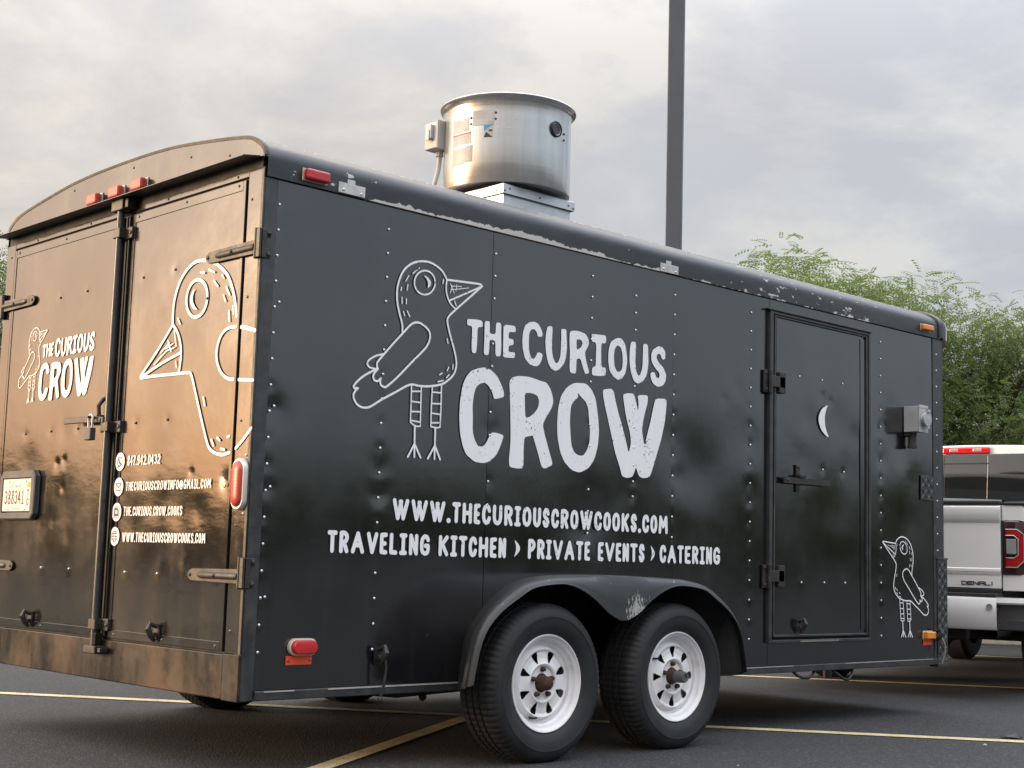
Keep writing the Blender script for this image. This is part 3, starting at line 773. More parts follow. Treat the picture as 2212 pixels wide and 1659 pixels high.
GIANT = [(0.014,[(0.6248,1.7884),(0.6296,1.8318),(0.6214,1.8954),(0.5881,1.9613),(0.533,2.008),(0.476,2.0298),(0.4176,2.03),(0.3489,2.0156),(0.28,1.9856),(0.22,1.9418),(0.1775,1.8804),(0.1539,1.8218),(0.1408,1.7698)]),(0.014,[(0.3653,1.8662),(0.3681,1.8494),(0.3748,1.8338),(0.3849,1.8203),(0.3981,1.8095),(0.4137,1.8019),(0.4309,1.798),(0.4489,1.7979),(0.4668,1.8018),(0.4837,1.8093),(0.4987,1.8202),(0.5111,1.8339),(0.5202,1.8498),(0.5256,1.867),(0.5268,1.8846),(0.524,1.9018),(0.5171,1.9176),(0.5067,1.9313),(0.4931,1.9421),(0.4772,1.9495),(0.4598,1.9532),(0.4416,1.9529),(0.4238,1.9487),(0.4071,1.9409),(0.3924,1.9298),(0.3803,1.9161),(0.3716,1.9004),(0.3665,1.8835),(0.3653,1.8662)]),(0.013,[(0.6244,1.7843),(0.7416,1.6823),(0.8582,1.5939),(0.8669,1.5771),(0.7399,1.5769),(0.5659,1.573),(0.4865,1.5712),(0.4562,1.5611),(0.42,1.4938),(0.3718,1.3984),(0.3249,1.3096),(0.2916,1.2578),(0.2428,1.2335),(0.1872,1.2251),(0.1392,1.2318)]),(0.013,[(0.0978,1.2466),(0.0497,1.2779),(-0.003,1.3204)]),(0.013,[(0.6244,1.7843),(0.5851,1.7484),(0.5545,1.6978),(0.5452,1.6388),(0.556,1.5738)]),(0.012,[(0.862,1.5805),(0.7039,1.6252),(0.5552,1.6582)]),(0.006,[(0.7614,1.6271),(0.6685,1.6759)]),(0.006,[(0.7144,1.6718),(0.6417,1.711)]),(0.006,[(0.6685,1.6759),(0.5984,1.6858)]),(0.006,[(0.6581,1.7206),(0.6272,1.6723)]),(0.006,[(0.6112,1.7563),(0.5888,1.6903)]),(0.006,[(0.6155,1.7033),(0.6697,1.6868)]),(0.006,[(0.5868,1.6264),(0.5768,1.5992)]),(0.013,[(0.1396,1.7275),(0.1903,1.728),(0.2346,1.712),(0.2635,1.6765),(0.2725,1.6263),(0.2539,1.579),(0.2182,1.5433),(0.1707,1.5232),(0.1378,1.5189)]),(0.016,[(0.1015,1.7227),(0.0636,1.7155),(0.0043,1.6997)]),(0.013,[(0.1008,1.5147),(0.0008,1.506)]),(0.009,[(0.365,1.9852),(0.3206,1.9691)]),(0.009,[(0.4272,1.9827),(0.3957,1.976)]),(0.009,[(0.2625,1.9498),(0.2472,1.936)]),(0.009,[(0.3218,1.9339),(0.2892,1.9081)]),(0.009,[(0.2267,1.8965),(0.1987,1.8625)]),(0.009,[(0.2449,1.8653),(0.2259,1.84)]),(0.009,[(0.1694,1.8134),(0.1628,1.7822)]),(0.009,[(0.1987,1.7962),(0.1911,1.7548)]),(0.009,[(0.5863,1.8059),(0.5667,1.7826)]),(0.01,[(0.3545,1.4613),(0.3398,1.4282)]),(0.01,[(0.2759,1.2873),(0.2579,1.264)]),(0.01,[(0.235,1.2931),(0.2137,1.2823)]),(0.01,[(0.1621,1.2925),(0.1453,1.2958)]),(0.01,[(0.2031,1.2485),(0.1755,1.2445)])]
GCRES = [(0.4625,1.9195),(0.4766,1.8947),(0.4732,1.8627),(0.4512,1.8392),(0.4324,1.8266),(0.4702,1.8333),(0.4925,1.8595),(0.4954,1.8863),(0.483,1.9087)]
M1 = [[-0.38559,0.00055],[-0.0195,0.43075],[2.27799,0.98979]]
M2 = [[-0.68747,0.00672],[-0.06982,0.7047],[5.34546,-0.43566]]
LINE1 = [('W',0.6912,0.7916),('W',0.7916,0.8938),('W',0.8938,0.9916),('.',0.9916,1.0213),('T',1.0213,1.0783),('H',1.0783,1.1467),('E',1.1467,1.1938),('C',1.1938,1.2568),('U',1.2568,1.3263),('R',1.3263,1.3912),('I',1.3912,1.4397),('O',1.4397,1.5061),('U',1.5061,1.5676),('S',1.5676,1.6228),('C',1.6228,1.684),('R',1.684,1.7484),('O',1.7484,1.8131),('W',1.8131,1.9104),('C',1.9104,1.974),('O',1.974,2.0363),('O',2.0363,2.1014),('K',2.1014,2.1674),('S',2.1674,2.2237),('.',2.2237,2.2521),('C',2.2521,2.3129),('O',2.3129,2.3744),('M',2.3744,2.4551)]
LINE2 = [('T',0.3687,0.4258),('R',0.4258,0.4844),('A',0.4844,0.5645),('V',0.5645,0.6329),('E',0.6329,0.6825),('L',0.6825,0.736),('I',0.736,0.7868),('N',0.7868,0.8471),('G',0.8471,0.9111),('K',0.9497,1.0173),('I',1.0173,1.0656),('T',1.0656,1.1225),('C',1.1225,1.1801),('H',1.1801,1.2475),('E',1.2475,1.2984),('N',1.2984,1.3544),(')',1.397,1.4397),('P',1.4805,1.5384),('R',1.5384,1.597),('I',1.597,1.6407),('V',1.6407,1.7152),('A',1.7152,1.7934),('T',1.7934,1.8506),('E',1.8506,1.8979),('E',1.943,1.9913),('V',1.9913,2.0679),('E',2.0679,2.116),('N',2.116,2.1715),('T',2.1715,2.2325),('S',2.2325,2.2858),(')',2.3224,2.3599),('C',2.3889,2.4475),('A',2.4475,2.5253),('T',2.5253,2.5817),('E',2.5817,2.6386),('R',2.6386,2.7001),('I',2.7001,2.7505),('N',2.7505,2.8093),('G',2.8093,2.8752)]
# ================================================================== ground
def structure(name, mb, mat, **kw):
    return tag(mb.build(name, mat, **kw), kind='structure')


g_ = MB()
g_.add([(-400, -400, 0), (500, -400, 0), (500, 500, 0), (-400, 500, 0)], [(0, 1, 2, 3)])
structure('asphalt_lot', g_, 'asphalt')


def painted_line(p, q, w):
    p, q = Vector((p[0], p[1], 0.004)), Vector((q[0], q[1], 0.004))
    d = (q - p).normalized()
    n = Vector((-d.y, d.x, 0)) * w / 2
    m_ = MB()
    k = 40
    rows = [[p + (q - p) * (i / k) + n, p + (q - p) * (i / k) - n] for i in range(k + 1)]
    m_.loft(rows)
    return structure('parking_line', m_, 'line')


painted_line((-0.9, 5.6), (5.9, -3.55), 0.105)          # stall line running under the trailer
painted_line((4.3, 5.15), (9.6, -2.6), 0.105)           # next stall line, by the hitch
painted_line((8.9, 7.5), (12.6, -0.4), 0.105)           # third, beyond the pickup
painted_line((-2.2, -1.55), (2.42, 1.32), 0.088)        # stall head line
# far verge with kerb where the trees stand
def verge(x0, x1, y0, y1, rz, ox, oy):
    m_ = MB().box(x0, x1, y0, y1, 0.0, 0.12)
    o = structure('kerb', m_, 'concrete', bevel=0.02)
    o.location = (ox, oy, 0)
    o.rotation_euler = (0, 0, rz)
    g2 = MB()
    g2.add([(x0 + .15, y0 + .15, 0.126), (x1 - .15, y0 + .15, 0.126), (x1 - .15, y1 - .15, 0.126), (x0 + .15, y1 - .15, 0.126)], [(0, 1, 2, 3)])
    o2 = structure('grass_verge', g2, 'grass')
    o2.location = (ox, oy, 0)
    o2.rotation_euler = (0, 0, rz)


verge(-1.5, 1.5, -16, 14, R(33), 15.2, 4.2)
verge(-12, 4, -1.4, 1.4, R(33), 2.6, 13.9)

# ================================================================== trailer
tr = thing('food_trailer', 'black enclosed food trailer with white crow artwork and twin white wheels', 'trailer')
LEN, WID = 5.12, 2.302

# rivet positions on the side (x at z=2.24, x at z=0.47, zs)
P = 0.1023
zs_full = [0.473 + P * i for i in range(18)]
RIV = []
for z in zs_full:
    RIV.append((0.072, z))
for z in (1.825, 1.415, 1.102, 0.681):
    RIV.append((0.092, z))
RIV += [(0.622, z) for i, z in enumerate(zs_full) if i != 4]
RIV += [(1.238 - 0.003 * (17 - i) / 4, z) for i, z in enumerate(zs_full) if i >= 6 and i not in (14, 8)]
RIV += [(1.874, z) for i, z in enumerate(zs_full) if i >= 5 and i != 8]
RIV += [(2.188, z) for z in (2.163, 2.077, 1.991, 1.90, 1.805, 1.712, 1.604, 1.510, 1.412, 1.325, 1.245, 1.172)]
RIV += [(2.487, z) for i, z in enumerate(zs_full) if i >= 4]
RIV += [(3.124, z) for z in zs_full]
RIV += [(4.394, z) for z in zs_full]
RIV += [(5.028, z) for i, z in enumerate(zs_full) if i >= 5]
DOOR_RIV = [(3.565, 1.912), (3.783, 1.914), (3.988, 1.916), (3.791, 1.406), (4.001, 1.406), (3.588, 0.774), (3.807, 0.775), (4.014, 0.776)]

# (x, z, depth, spread): dents seen on the side sheets
DENTS = [(0.09, 1.40, .006, .07), (0.63, 1.11, .005, .05), (0.63, 1.22, .004, .05), (0.95, 0.64, .014, .17), (0.78, 0.52, .012, .15), (1.25, 1.42, .004, .05),
         (2.62, 1.45, .008, .20), (2.69, 1.30, .013, .17), (2.55, 1.28, .003, .06), (3.0, 1.62, .003, .12), (3.02, 1.80, .003, .05), (2.9, 1.72, .002, .035),
         (3.12, 1.52, .004, .10), (2.95, 1.46, .006, .17), (2.45, 1.48, .004, .10), (2.1, 1.18, .003, .08), (1.95, 1.12, .003, .07),
         (1.9, 1.05, .010, .14), (2.62, 1.02, .006, .16), (3.13, 1.25, .003, .07), (3.0, 1.1, .006, .2), (4.40, 1.72, .003, .06), (4.40, 1.52, .003, .08), (4.62, 1.62, .007, .14), (4.75, 1.40, .004, .11), (4.72, 1.15, .006, .15),
         (4.85, 1.9, .003, .12), (4.5, 1.82, .003, .08), (1.6, 0.95, .005, .10), (0.35, 0.75, .004, .2), (1.8, 1.0, .006, .09)]
DOOR_DENTS = [(3.79, 1.82, .004, .032), (3.87, 1.80, .003, .025), (3.65, 1.68, .005, .10), (3.95, 1.70, .007, .13), (4.12, 1.62, .004, .08), (4.05, 1.45, .006, .15), (3.6, 1.46, .005, .12), (3.95, 1.2, .006, .17)]


def sheet(name, a0, a1, b0, b1, place, mat, parent, dents, rivs, step=0.0125, amp=0.0022, freq=2.1, seed=0.0, keep=None, amp2=0.0, freq2=9.0):
    """a thin skin sheet, gently buckled and dented inwards; place(a, b, d) puts it in space"""
    na, nb = max(2, int((a1 - a0) / step)), max(2, int((b1 - b0) / step))
    A = np.linspace(a0, a1, na + 1)
    Bv = np.linspace(b0, b1, nb + 1)
    AA, BB = np.meshgrid(A, Bv)
    D = np.zeros_like(AA)
    if amp:
        nz = np.array([[noise.noise(Vector((a * freq, b * freq, seed))) for a in A[::4]] for b in Bv[::4]])
        ia = np.interp(A, A[::4], np.arange(nz.shape[1]))
        ib = np.interp(Bv, Bv[::4], np.arange(nz.shape[0]))
        # smooth (cosine) lookup of the coarse noise
        def lerp2(ia_, ib_):
            x0 = np.clip(np.floor(ia_).astype(int), 0, nz.shape[1] - 2) if nz.shape[1] > 1 else np.zeros_like(ia_, int)
            y0 = np.clip(np.floor(ib_).astype(int), 0, nz.shape[0] - 2) if nz.shape[0] > 1 else np.zeros_like(ib_, int)
            fx, fy = ia_ - x0, ib_ - y0
            fx, fy = fx * fx * (3 - 2 * fx), fy * fy * (3 - 2 * fy)
            X0, Y0 = np.meshgrid(x0, y0)
            FX, FY = np.meshgrid(fx, fy)
            X1, Y1 = np.minimum(X0 + 1, nz.shape[1] - 1), np.minimum(Y0 + 1, nz.shape[0] - 1)
            return (nz[Y0, X0] * (1 - FX) + nz[Y0, X1] * FX) * (1 - FY) + (nz[Y1, X0] * (1 - FX) + nz[Y1, X1] * FX) * FY
        D += amp * (lerp2(ia, ib) * 0.5 + 0.5)
    if amp2:
        D += amp2 * np.array([[noise.noise(Vector((a * freq2, b * freq2 * 1.8, seed + 5))) * 0.5 + 0.5 for a in A] for b in Bv])
    for (x, z, dep, spd) in dents:
        D += 0.6 * dep * np.exp(-((AA - x) ** 2 + (BB - z) ** 2) / (spd * spd))
    for (x, z) in rivs:
        D += 0.0010 * np.exp(-((AA - x) ** 2 + (BB - z) ** 2) / (0.024 ** 2))
    v = [place(a, b, d) for a, b, d in zip(AA.ravel(), BB.ravel(), D.ravel())]
    f = []
    w = na + 1
    for j in range(nb):
        for i in range(na):
            if keep and not keep((A[i] + A[i + 1]) / 2, (Bv[j] + Bv[j + 1]) / 2):
                continue
            k = j * w + i
            f.append((k, k + 1, k + 1 + w, k + w))
    mb = MB()
    mb.v, mb.f = v, f
    # returned edges, so that the sheet has a thickness
    def skirt(idx):
        base = len(mb.v)
        for k in idx:
            x = place(AA.ravel()[k], BB.ravel()[k], D.ravel()[k] + 0.006)
            mb.v.append(x)
        for n_ in range(len(idx) - 1):
            mb.f.append((idx[n_], idx[n_ + 1], base + n_ + 1, base + n_))
    skirt([j * w for j in range(nb + 1)])
    skirt([j * w + na for j in range(nb + 1)])
    skirt([nb * w + i for i in range(na + 1)])
    o = mb.build(name, mat, parent, smooth=True, ang=50)
    return o


def side_place(y):
    return lambda a, b, d: (a, y + d, b)


WELL = [(1.10, 0.30), (1.135, 0.50), (1.19, 0.58), (1.27, 0.66), (1.36, 0.715), (1.47, 0.75), (1.8, 0.76)]
WX = [p[0] for p in WELL] + [3.594 - p[0] for p in reversed(WELL[:-1])]
WZ = [p[1] for p in WELL] + [p[1] for p in reversed(WELL[:-1])]


def in_well(a, b):
    return 1.10 < a < 2.494 and b < np.interp(a, WX, WZ)


PANELS = [(0.062, 1.221, 0.0), (1.223, 2.479, -0.0015), (2.481, 3.285, 0.0), (4.252, 4.985, 0.0)]
rivet0 = None


def put_rivet(x, y, z, parent, mat='rivet', axis='y'):
    global rivet0
    if rivet0 is None:
        rivet0 = {}
    key = (mat, axis)
    if key not in rivet0:
        mb = MB().dome((0, 0, 0), 0.0062, '-' + axis, 0.7, 8)
        o = mb.build('rivet', mat, parent, smooth=True, ang=80, loc=(x, y, z))
        rivet0[key] = o
        return o
    return dup(rivet0[key], (x, y, z), parent)


panels = []
for i, (x0, x1, yo) in enumerate(PANELS):
    rr = [r_ for r_ in RIV if x0 <= r_[0] <= x1]
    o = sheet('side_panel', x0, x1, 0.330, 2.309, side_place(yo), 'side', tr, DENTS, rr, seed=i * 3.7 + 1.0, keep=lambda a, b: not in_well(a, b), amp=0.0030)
    panels.append((x0, x1, yo, o))
    for x, z in rr:
        if not in_well(x, z):
            put_rivet(x, yo, z, o)
# sheet over and under the side door
B('side_panel', 'side', tr, (3.287, 4.250, 0.0, 0.01, 2.247, 2.309), 0)
B('side_panel', 'side', tr, (3.287, 4.250, 0.0, 0.01, 0.330, 0.447), 0)

# corner posts and edge trims
B('corner_post', 'trim', tr, (0.001, 0.060, -0.003, 0.05, 0.292, 2.312), 0.003)
ct = B('corner_trim', 'trim', tr, (4.987, 5.095, -0.004, 0.02, 0.30, 2.312), 0.003)
for x, z in RIV:
    if x > 4.99:
        put_rivet(x, -0.004, z, ct)
fc = MB()
fc.loft([[(5.095 + 0.03 * math.sin(a), -0.004 + 0.03 * (1 - math.cos(a)), z) for a in [PI / 2 * i / 6 for i in range(7)]] for z in (0.30, 2.33)])
fc.build('front_corner', 'trim', tr, smooth=True)
# unseen dark hull added to close the trailer off and block light
hull = MB()
hull.box(0.035, 5.09, 0.035, WID - 0.01, 0.80, 2.36)
hull.box(0.035, 1.02, 0.035, WID - 0.01, 0.345, 0.80)
hull.box(2.58, 5.09, 0.035, WID - 0.01, 0.345, 0.80)
hull.box(1.02, 2.58, 0.36, WID - 0.36, 0.345, 0.80)
hull.build('light_block_hull', 'under', tr)
B('left_side_wall', 'side', tr, (0.05, 5.10, WID - 0.009, WID, 0.80, 2.31), 0)
B('left_side_wall', 'side', tr, (0.05, 1.02, WID - 0.009, WID, 0.33, 0.798), 0)
B('left_side_wall', 'side', tr, (2.58, 5.10, WID - 0.009, WID, 0.33, 0.798), 0)
B('front_wall', 'side', tr, (5.092, 5.122, 0.03, WID - 0.03, 0.30, 2.40), 0.004)
wl = MB()
wl.box(1.03, 2.565, 0.345, 0.358, 0.345, 0.79)
wl.box(1.03, 2.565, 0.012, 0.345, 0.785, 0.798)
wl.build('wheel_well', 'well', tr)
# bottom rail
for x0, x1 in ((0.062, 1.098), (2.72, 5.012)):
    B('bottom_rail', 'trim', tr, (x0, x1, -0.012, 0.03, 0.2915, 0.3285), 0.004)
B('rail_edge', 'alu', tr, (0.40, 1.09, -0.0145, -0.012, 0.322, 0.3275), 0)
B('rail_edge', 'alu', tr, (0.10, 0.24, -0.0145, -0.012, 0.323, 0.3275), 0)
B('rail_edge', 'alu', tr, (2.75, 3.5, -0.0145, -0.012, 0.324, 0.3275), 0)
B('rail_edge', 'alu', tr, (4.0, 4.95, -0.0145, -0.012, 0.324, 0.3275), 0)

# roof
prof = [(-0.012, 2.313), (-0.013, 2.36), (-0.011, 2.402), (0.004, 2.432), (0.034, 2.456), (0.089, 2.4848), (0.17, 2.503), (0.2945, 2.5204), (0.50, 2.545), (0.6948, 2.5636), (0.92, 2.5735), (WID / 2, 2.5758)]
prof = catmull(prof, 4)
full = prof + [(WID - y, z) for y, z in reversed(prof[:-1])]
rm = MB()
xs_ = [0.0] + [0.08 * i for i in range(1, 63)] + [5.04]
rm.loft([[(x, y, z) for y, z in full] for x in xs_])
# underside lips of the side trims
rm.loft([[(x, -0.012, 2.313), (x, 0.03, 2.313)] for x in (0.0, 5.04)])
rm.build('roof', 'roof', tr, smooth=True, ang=40)
ec = MB()
sc_ = lambda y, z, k: (WID / 2 + (y - WID / 2) * (1 + k), z + k * 0.9)
ec.loft([[(x, *sc_(y, z, k)) for y, z in full] for x, k in ((5.04, 0.0), (5.041, 0.008), (5.06, 0.011), (5.09, 0.010), (5.115, 0.004), (5.125, -0.012))])
ec.build('roof_end_cap', 'trim', tr, smooth=True, ang=50)
nc = MB()
nc.loft([[(x, *sc_(y, z, k)) for y, z in full] for x, k in ((5.1265, 0.002), (5.15, -0.002), (5.175, -0.014), (5.19, -0.032), (5.196, -0.06))])
nc.build('nose_cap', 'cream', tr, smooth=True, ang=50)
B('roof_gap_shade', 'rubber_and_shade', tr, (0.06, 5.03, 0.0005, 0.02, 2.3095, 2.3125), 0)  # black strip drawn in as the shadow line under the roof trim
for x0, x1, z0, z1 in ((0.342, 0.478, 2.316, 2.360), (2.351, 2.490, 2.314, 2.357)):
    m_ = MB().box(x0, x1, -0.0165, -0.0135, z0, z1)
    m_.box(x0 + 0.045, x0 + 0.085, -0.0150, -0.0125, z1, z1 + 0.018)
    p_ = m_.build('bare_metal_patch', 'alu', tr, bevel=0.001)
    put_rivet(x0 + 0.025, -0.0165, z0 + 0.015, p_)
    put_rivet(x1 - 0.020, -0.0165, z0 + 0.012, p_)

# ---------------------------------------------------------------- rear
hp = MB()
hp_pts = [(y, z - 0.002) for y, z in full if z > 2.392]
hp_poly = [(0.0, 2.394)] + hp_pts + [(WID, 2.394)]
hp.prism(hp_poly, 'x', -0.012, 0.03)
header = hp.build('rear_header', 'rear', tr, bevel=0.004)
re_ = MB()
re_.loft([[(x, WID / 2 + (y - WID / 2) * s, z + dz) for y, z in full if z > 2.39] for x, s, dz in ((-0.014, 0.992, -0.010), (-0.017, 1.0, 0.0), (-0.013, 1.004, 0.003), (0.002, 1.003, 0.003))])
re_.build('roof_edge_moulding', 'dirtysteel', tr, smooth=True)
dr = MB()
dr.prism([(-0.012, 2.400), (-0.088, 2.388), (-0.088, 2.384), (0.0, 2.3935)], 'y', 0.03, WID - 0.004)
# prism axis y takes (x, z)
dr.build('drip_hood', 'trim', tr, bevel=0.001)
B('hood_shade_strip', 'rubber_and_shade', tr, (0.0, 0.02, 0.02, WID - 0.01, 2.352, 2.392), 0)  # dark strip put in for the shaded band under the hood
B('rear_top_rail', 'rear', tr, (-0.006, 0.03, 0.108, WID - 0.095, 2.327, 2.351), 0.002)
B('rear_post', 'rear', tr, (-0.006, 0.035, 0.0, 0.108, 0.465, 2.351), 0.003)
B('rear_post', 'rear', tr, (-0.006, 0.035, WID - 0.092, WID, 0.465, 2.351), 0.003)
bm_ = MB().box(-0.008, 0.03, 0.112, WID + 0.01, 0.291, 0.4615)
bm_.build('rear_bumper_beam', 'beam', tr, bevel=0.005)
B('rear_post_foot', 'beam', tr, (-0.011, 0.035, -0.002, 0.110, 0.289, 0.4635), 0.003)
rp = B('corner_angle_iron', 'dirtysteel', tr, (-0.009, -0.006, -0.004, 0.012, 0.465, 2.34), 0.001)
for y, z in ((1.037, 2.533), (1.597, 2.524), (1.586, 2.415), (0.55, 2.49), (0.25, 2.44)):
    put_rivet(-0.012, y, z, header, 'rivet_dark', 'x')
RT = [(0.187, 2.339), (0.727, 2.339), (1.42, 2.339), (1.965, 2.338)]
for y, z in RT:
    put_rivet(-0.006, y, z, tr, 'rivet_dark', 'x')
for y, z in ((0.077, 2.231), (0.074, 1.3535), (0.075, 1.84), (0.075, 0.95), (0.075, 0.55), (2.25, 2.29), (2.25, 1.38)):
    put_rivet(-0.006, y, z, tr, 'rivet_dark', 'x')

REAR_DENTS = [(1.603, 1.231, .004, .020), (1.535, 1.244, .004, .020), (1.536, 1.119, .003, .018), (1.9, 1.25, .003, .09), (1.95, 1.18, .003, .12), (1.5, 1.02, .004, .12), (1.7, 0.95, .003, .08), (1.62, 0.98, .002, .03), (1.45, 0.9, .002, .04),
              (0.42, 1.16, .003, .018), (0.16, 1.12, .006, .035), (0.7, 1.04, .004, .10), (0.5, 1.02, .004, .09), (0.62, 0.80, .002, .03), (0.45, 0.81, .002, .03), (0.9, 0.98, .003, .07), (0.35, 1.0, .003, .06),
              (1.55, 1.38, .003, .05), (0.75, 1.28, .003, .12), (0.8, 1.5, .003, .2), (1.7, 1.6, .003, .2)]


def rear_place(x):
    return lambda a, b, d: (x + d, a, b)


RRIV_R = [(0.6375, 2.0215), (0.9034, 2.0205), (0.633, 1.386), (0.896, 1.386), (0.909, 0.7515), (0.641, 0.752)]
RRIV_L = [(1.416, 2.0215), (1.683, 2.0205), (1.42, 1.386), (1.687, 1.386), (1.954, 1.385), (1.691, 0.753), (1.417, 0.753)]
doors = []
for y0, y1, rv in ((0.122, 1.018, RRIV_R), (1.102, 2.204, RRIV_L)):
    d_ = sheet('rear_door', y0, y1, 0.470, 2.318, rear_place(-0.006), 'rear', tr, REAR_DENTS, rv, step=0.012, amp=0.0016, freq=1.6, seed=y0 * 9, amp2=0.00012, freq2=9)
    doors.append(d_)
    B('door_core', 'under', d_, (0.012, 0.03, y0 + 0.004, y1 - 0.004, 0.475, 2.315), 0)
    for y, z in rv:
        put_rivet(-0.006, y, z, d_, 'rivet_dark' if z > 1 else 'rivet', 'x')
    # edge trims round the door
    B('door_edge_trim', 'rear', d_, (-0.0085, -0.005, y0 + 0.001, y0 + 0.020, 0.4705, 2.3175), 0.002)
    B('door_edge_trim', 'rear', d_, (-0.0085, -0.005, y1 - 0.020, y1 - 0.001, 0.4705, 2.3175), 0.002)
    B('door_edge_trim', 'rear', d_, (-0.0082, -0.005, y0 + 0.021, y1 - 0.021, 2.277, 2.3170), 0.002)
    B('door_edge_trim', 'rear', d_, (-0.0082, -0.005, y0 + 0.021, y1 - 0.021, 0.4710, 0.506), 0.002)
    for y in (y0 + 0.05, (y0 + y1) / 2, y1 - 0.05):
        put_rivet(-0.0082, y, 2.300, d_, 'rivet_dark', 'x')
        put_rivet(-0.0082, y, 0.488, d_, 'rivet_dark', 'x')
# dark gaps beside the doors
B('door_gap', 'rubber_and_shade', tr, (0.006, 0.03, 0.1085, 0.1215, 0.467, 2.326), 0)
B('door_gap', 'rubber_and_shade', tr, (0.006, 0.03, WID - 0.097, WID - 0.0925, 0.467, 2.326), 0)
B('door_gap', 'rubber_and_shade', tr, (0.006, 0.03, 0.122, WID - 0.098, 2.3185, 2.3265), 0)
B('door_gap', 'rubber_and_shade', tr, (0.006, 0.03, 0.122, WID - 0.098, 0.462, 0.4695), 0)
B('centre_gap', 'rubber_and_shade', tr, (0.0, 0.02, 1.019, 1.101, 0.47, 2.318), 0)
B('door_astragal', 'rear', doors[1], (-0.014, 0.0, 1.041, 1.062, 0.475, 2.313), 0.003)
# locking rod
lr = MB().tube([(-0.036, 1.082, 0.415), (-0.036, 1.082, 2.372)], 0.0165, 14)
rod = lr.build('lock_rod', 'trim', doors[1], smooth=True)
for z in (2.235, 1.375, 0.525):
    m_ = MB().box(-0.055, -0.006, 1.052, 1.112, z - 0.022, z + 0.022)
    m_.box(-0.022, -0.006, 1.000, 1.140, z - 0.026, z + 0.026)
    m_.dome((-0.022, 1.012, z), 0.010, '-x', 0.6, 8)
    m_.build('rod_guide', 'hinge', doors[1], bevel=0.004)
for z0, z1 in ((2.335, 2.392), (0.402, 0.435)):
    m_ = MB().box(-0.060, -0.009, 1.030, 1.132, z0, z1)
    m_.box(-0.050, -0.009, 1.000, 1.030, z0 + 0.006, z1 - 0.006)
    m_.build('rod_keeper', 'hinge', tr, bevel=0.004)
B('cam_foot', 'beam', doors[1], (-0.045, -0.010, 1.058, 1.106, 0.437, 0.49), 0.004)
# handle with hasp
hb = MB()
hb.prism([(1.085, 1.392), (1.30, 1.400), (1.452, 1.402), (1.462, 1.410), (1.462, 1.424), (1.452, 1.431), (1.30, 1.430), (1.085, 1.418)], 'x', -0.060, -0.048)
hb.dome((-0.060, 1.108, 1.405), 0.009, '-x', 0.6, 8)
hb.build('door_handle', 'hinge', doors[1], bevel=0.004)
hs = MB().box(-0.050, -0.013, 1.135, 1.175, 1.412, 1.430)
hs.box(-0.016, -0.0125, 1.128, 1.172, 1.425, 1.520)
hs.tube([(-0.045, 1.150, 1.425), (-0.050, 1.150, 1.47), (-0.030, 1.150, 1.500), (-0.016, 1.150, 1.505)], 0.010, 8)
hs.tube([(-0.046, 1.165, 1.4185), (-0.092, 1.165, 1.4185)], 0.006, 8)
hs.build('hasp', 'hinge', doors[1], bevel=0.003)
B('hasp_base', 'hinge', doors[1], (-0.018, -0.012, 1.115, 1.185, 1.355, 1.412), 0.003)
B('gap_tab', 'trim', doors[1], (-0.016, -0.012, 1.105, 1.130, 1.31, 1.352), 0.003)

# hinge straps
def strap(yc0, yc1, z, sgn, door):
    """from the corner yc0 inwards to the pointed end yc1"""
    h = 0.026
    tip = yc1
    pts = [(yc0, z - h - 0.002), (tip - sgn * 0.03, z - h + 0.002), (tip - sgn * 0.006, z - 0.012), (tip, z), (tip - sgn * 0.006, z + 0.012), (tip - sgn * 0.03, z + h - 0.002), (yc0, z + h + 0.002)]
    m_ = MB().prism(pts, 'x', -0.020, -0.0125)
    o = m_.build('hinge_strap', 'dirtysteel', door, bevel=0.002)
    r_ = MB()
    rows = []
    for t, s in ((0.0, 0.013), (0.35, 0.0135), (0.70, 0.014), (0.76, 0.010), (0.78, 0.002)):
        y = yc0 + (tip - yc0) * t
        rows.append([(-0.020 - 0.011 * math.cos(a) * s / 0.014, y, z + s * math.sin(a)) for a in [PI * (i / 8 - 0.5) for i in range(9)]])
    r_.loft(rows)
    for t in (0.42, 0.94):
        r_.dome((-0.0205 - (0.011 if t < 0.7 else 0), yc0 + (tip - yc0) * t, z), 0.008, '-x', 0.7, 8)
    r_.build('strap_rib', 'dirtysteel', door, smooth=True, ang=50)
    return o


for z, tip in ((2.030, 0.380), (0.756, 0.385)):
    strap(0.022, tip, z, 1, doors[0])
    z += 0.014
    m_ = MB().box(-0.022, -0.0065, -0.014, 0.020, z - 0.058, z + 0.058)
    m_.tube([(-0.016, 0.016, z - 0.061), (-0.016, 0.016, z + 0.061)], 0.010, 10)
    m_.box(-0.016, 0.012, -0.014, -0.0035, z - 0.058, z + 0.058)
    for dz in (-0.042, 0.042):
        m_.box(0.012, 0.036, -0.009, -0.0035, z + dz - 0.014, z + dz + 0.014)
        m_.dome((0.025, -0.009, z + dz), 0.010, '-y', 0.9, 8)
    m_.build('corner_hinge', 'hinge', tr, bevel=0.003)
for z, tip in ((2.040, 1.930), (0.755, 1.968)):
    strap(2.285, tip, z, -1, doors[1])
    m_ = MB().box(-0.026, -0.0065, WID - 0.028, WID + 0.018, z - 0.060, z + 0.060)
    m_.tube([(-0.018, WID - 0.020, z - 0.062), (-0.018, WID - 0.020, z + 0.062)], 0.012, 10)
    m_.build('corner_hinge', 'hinge', tr, bevel=0.003)

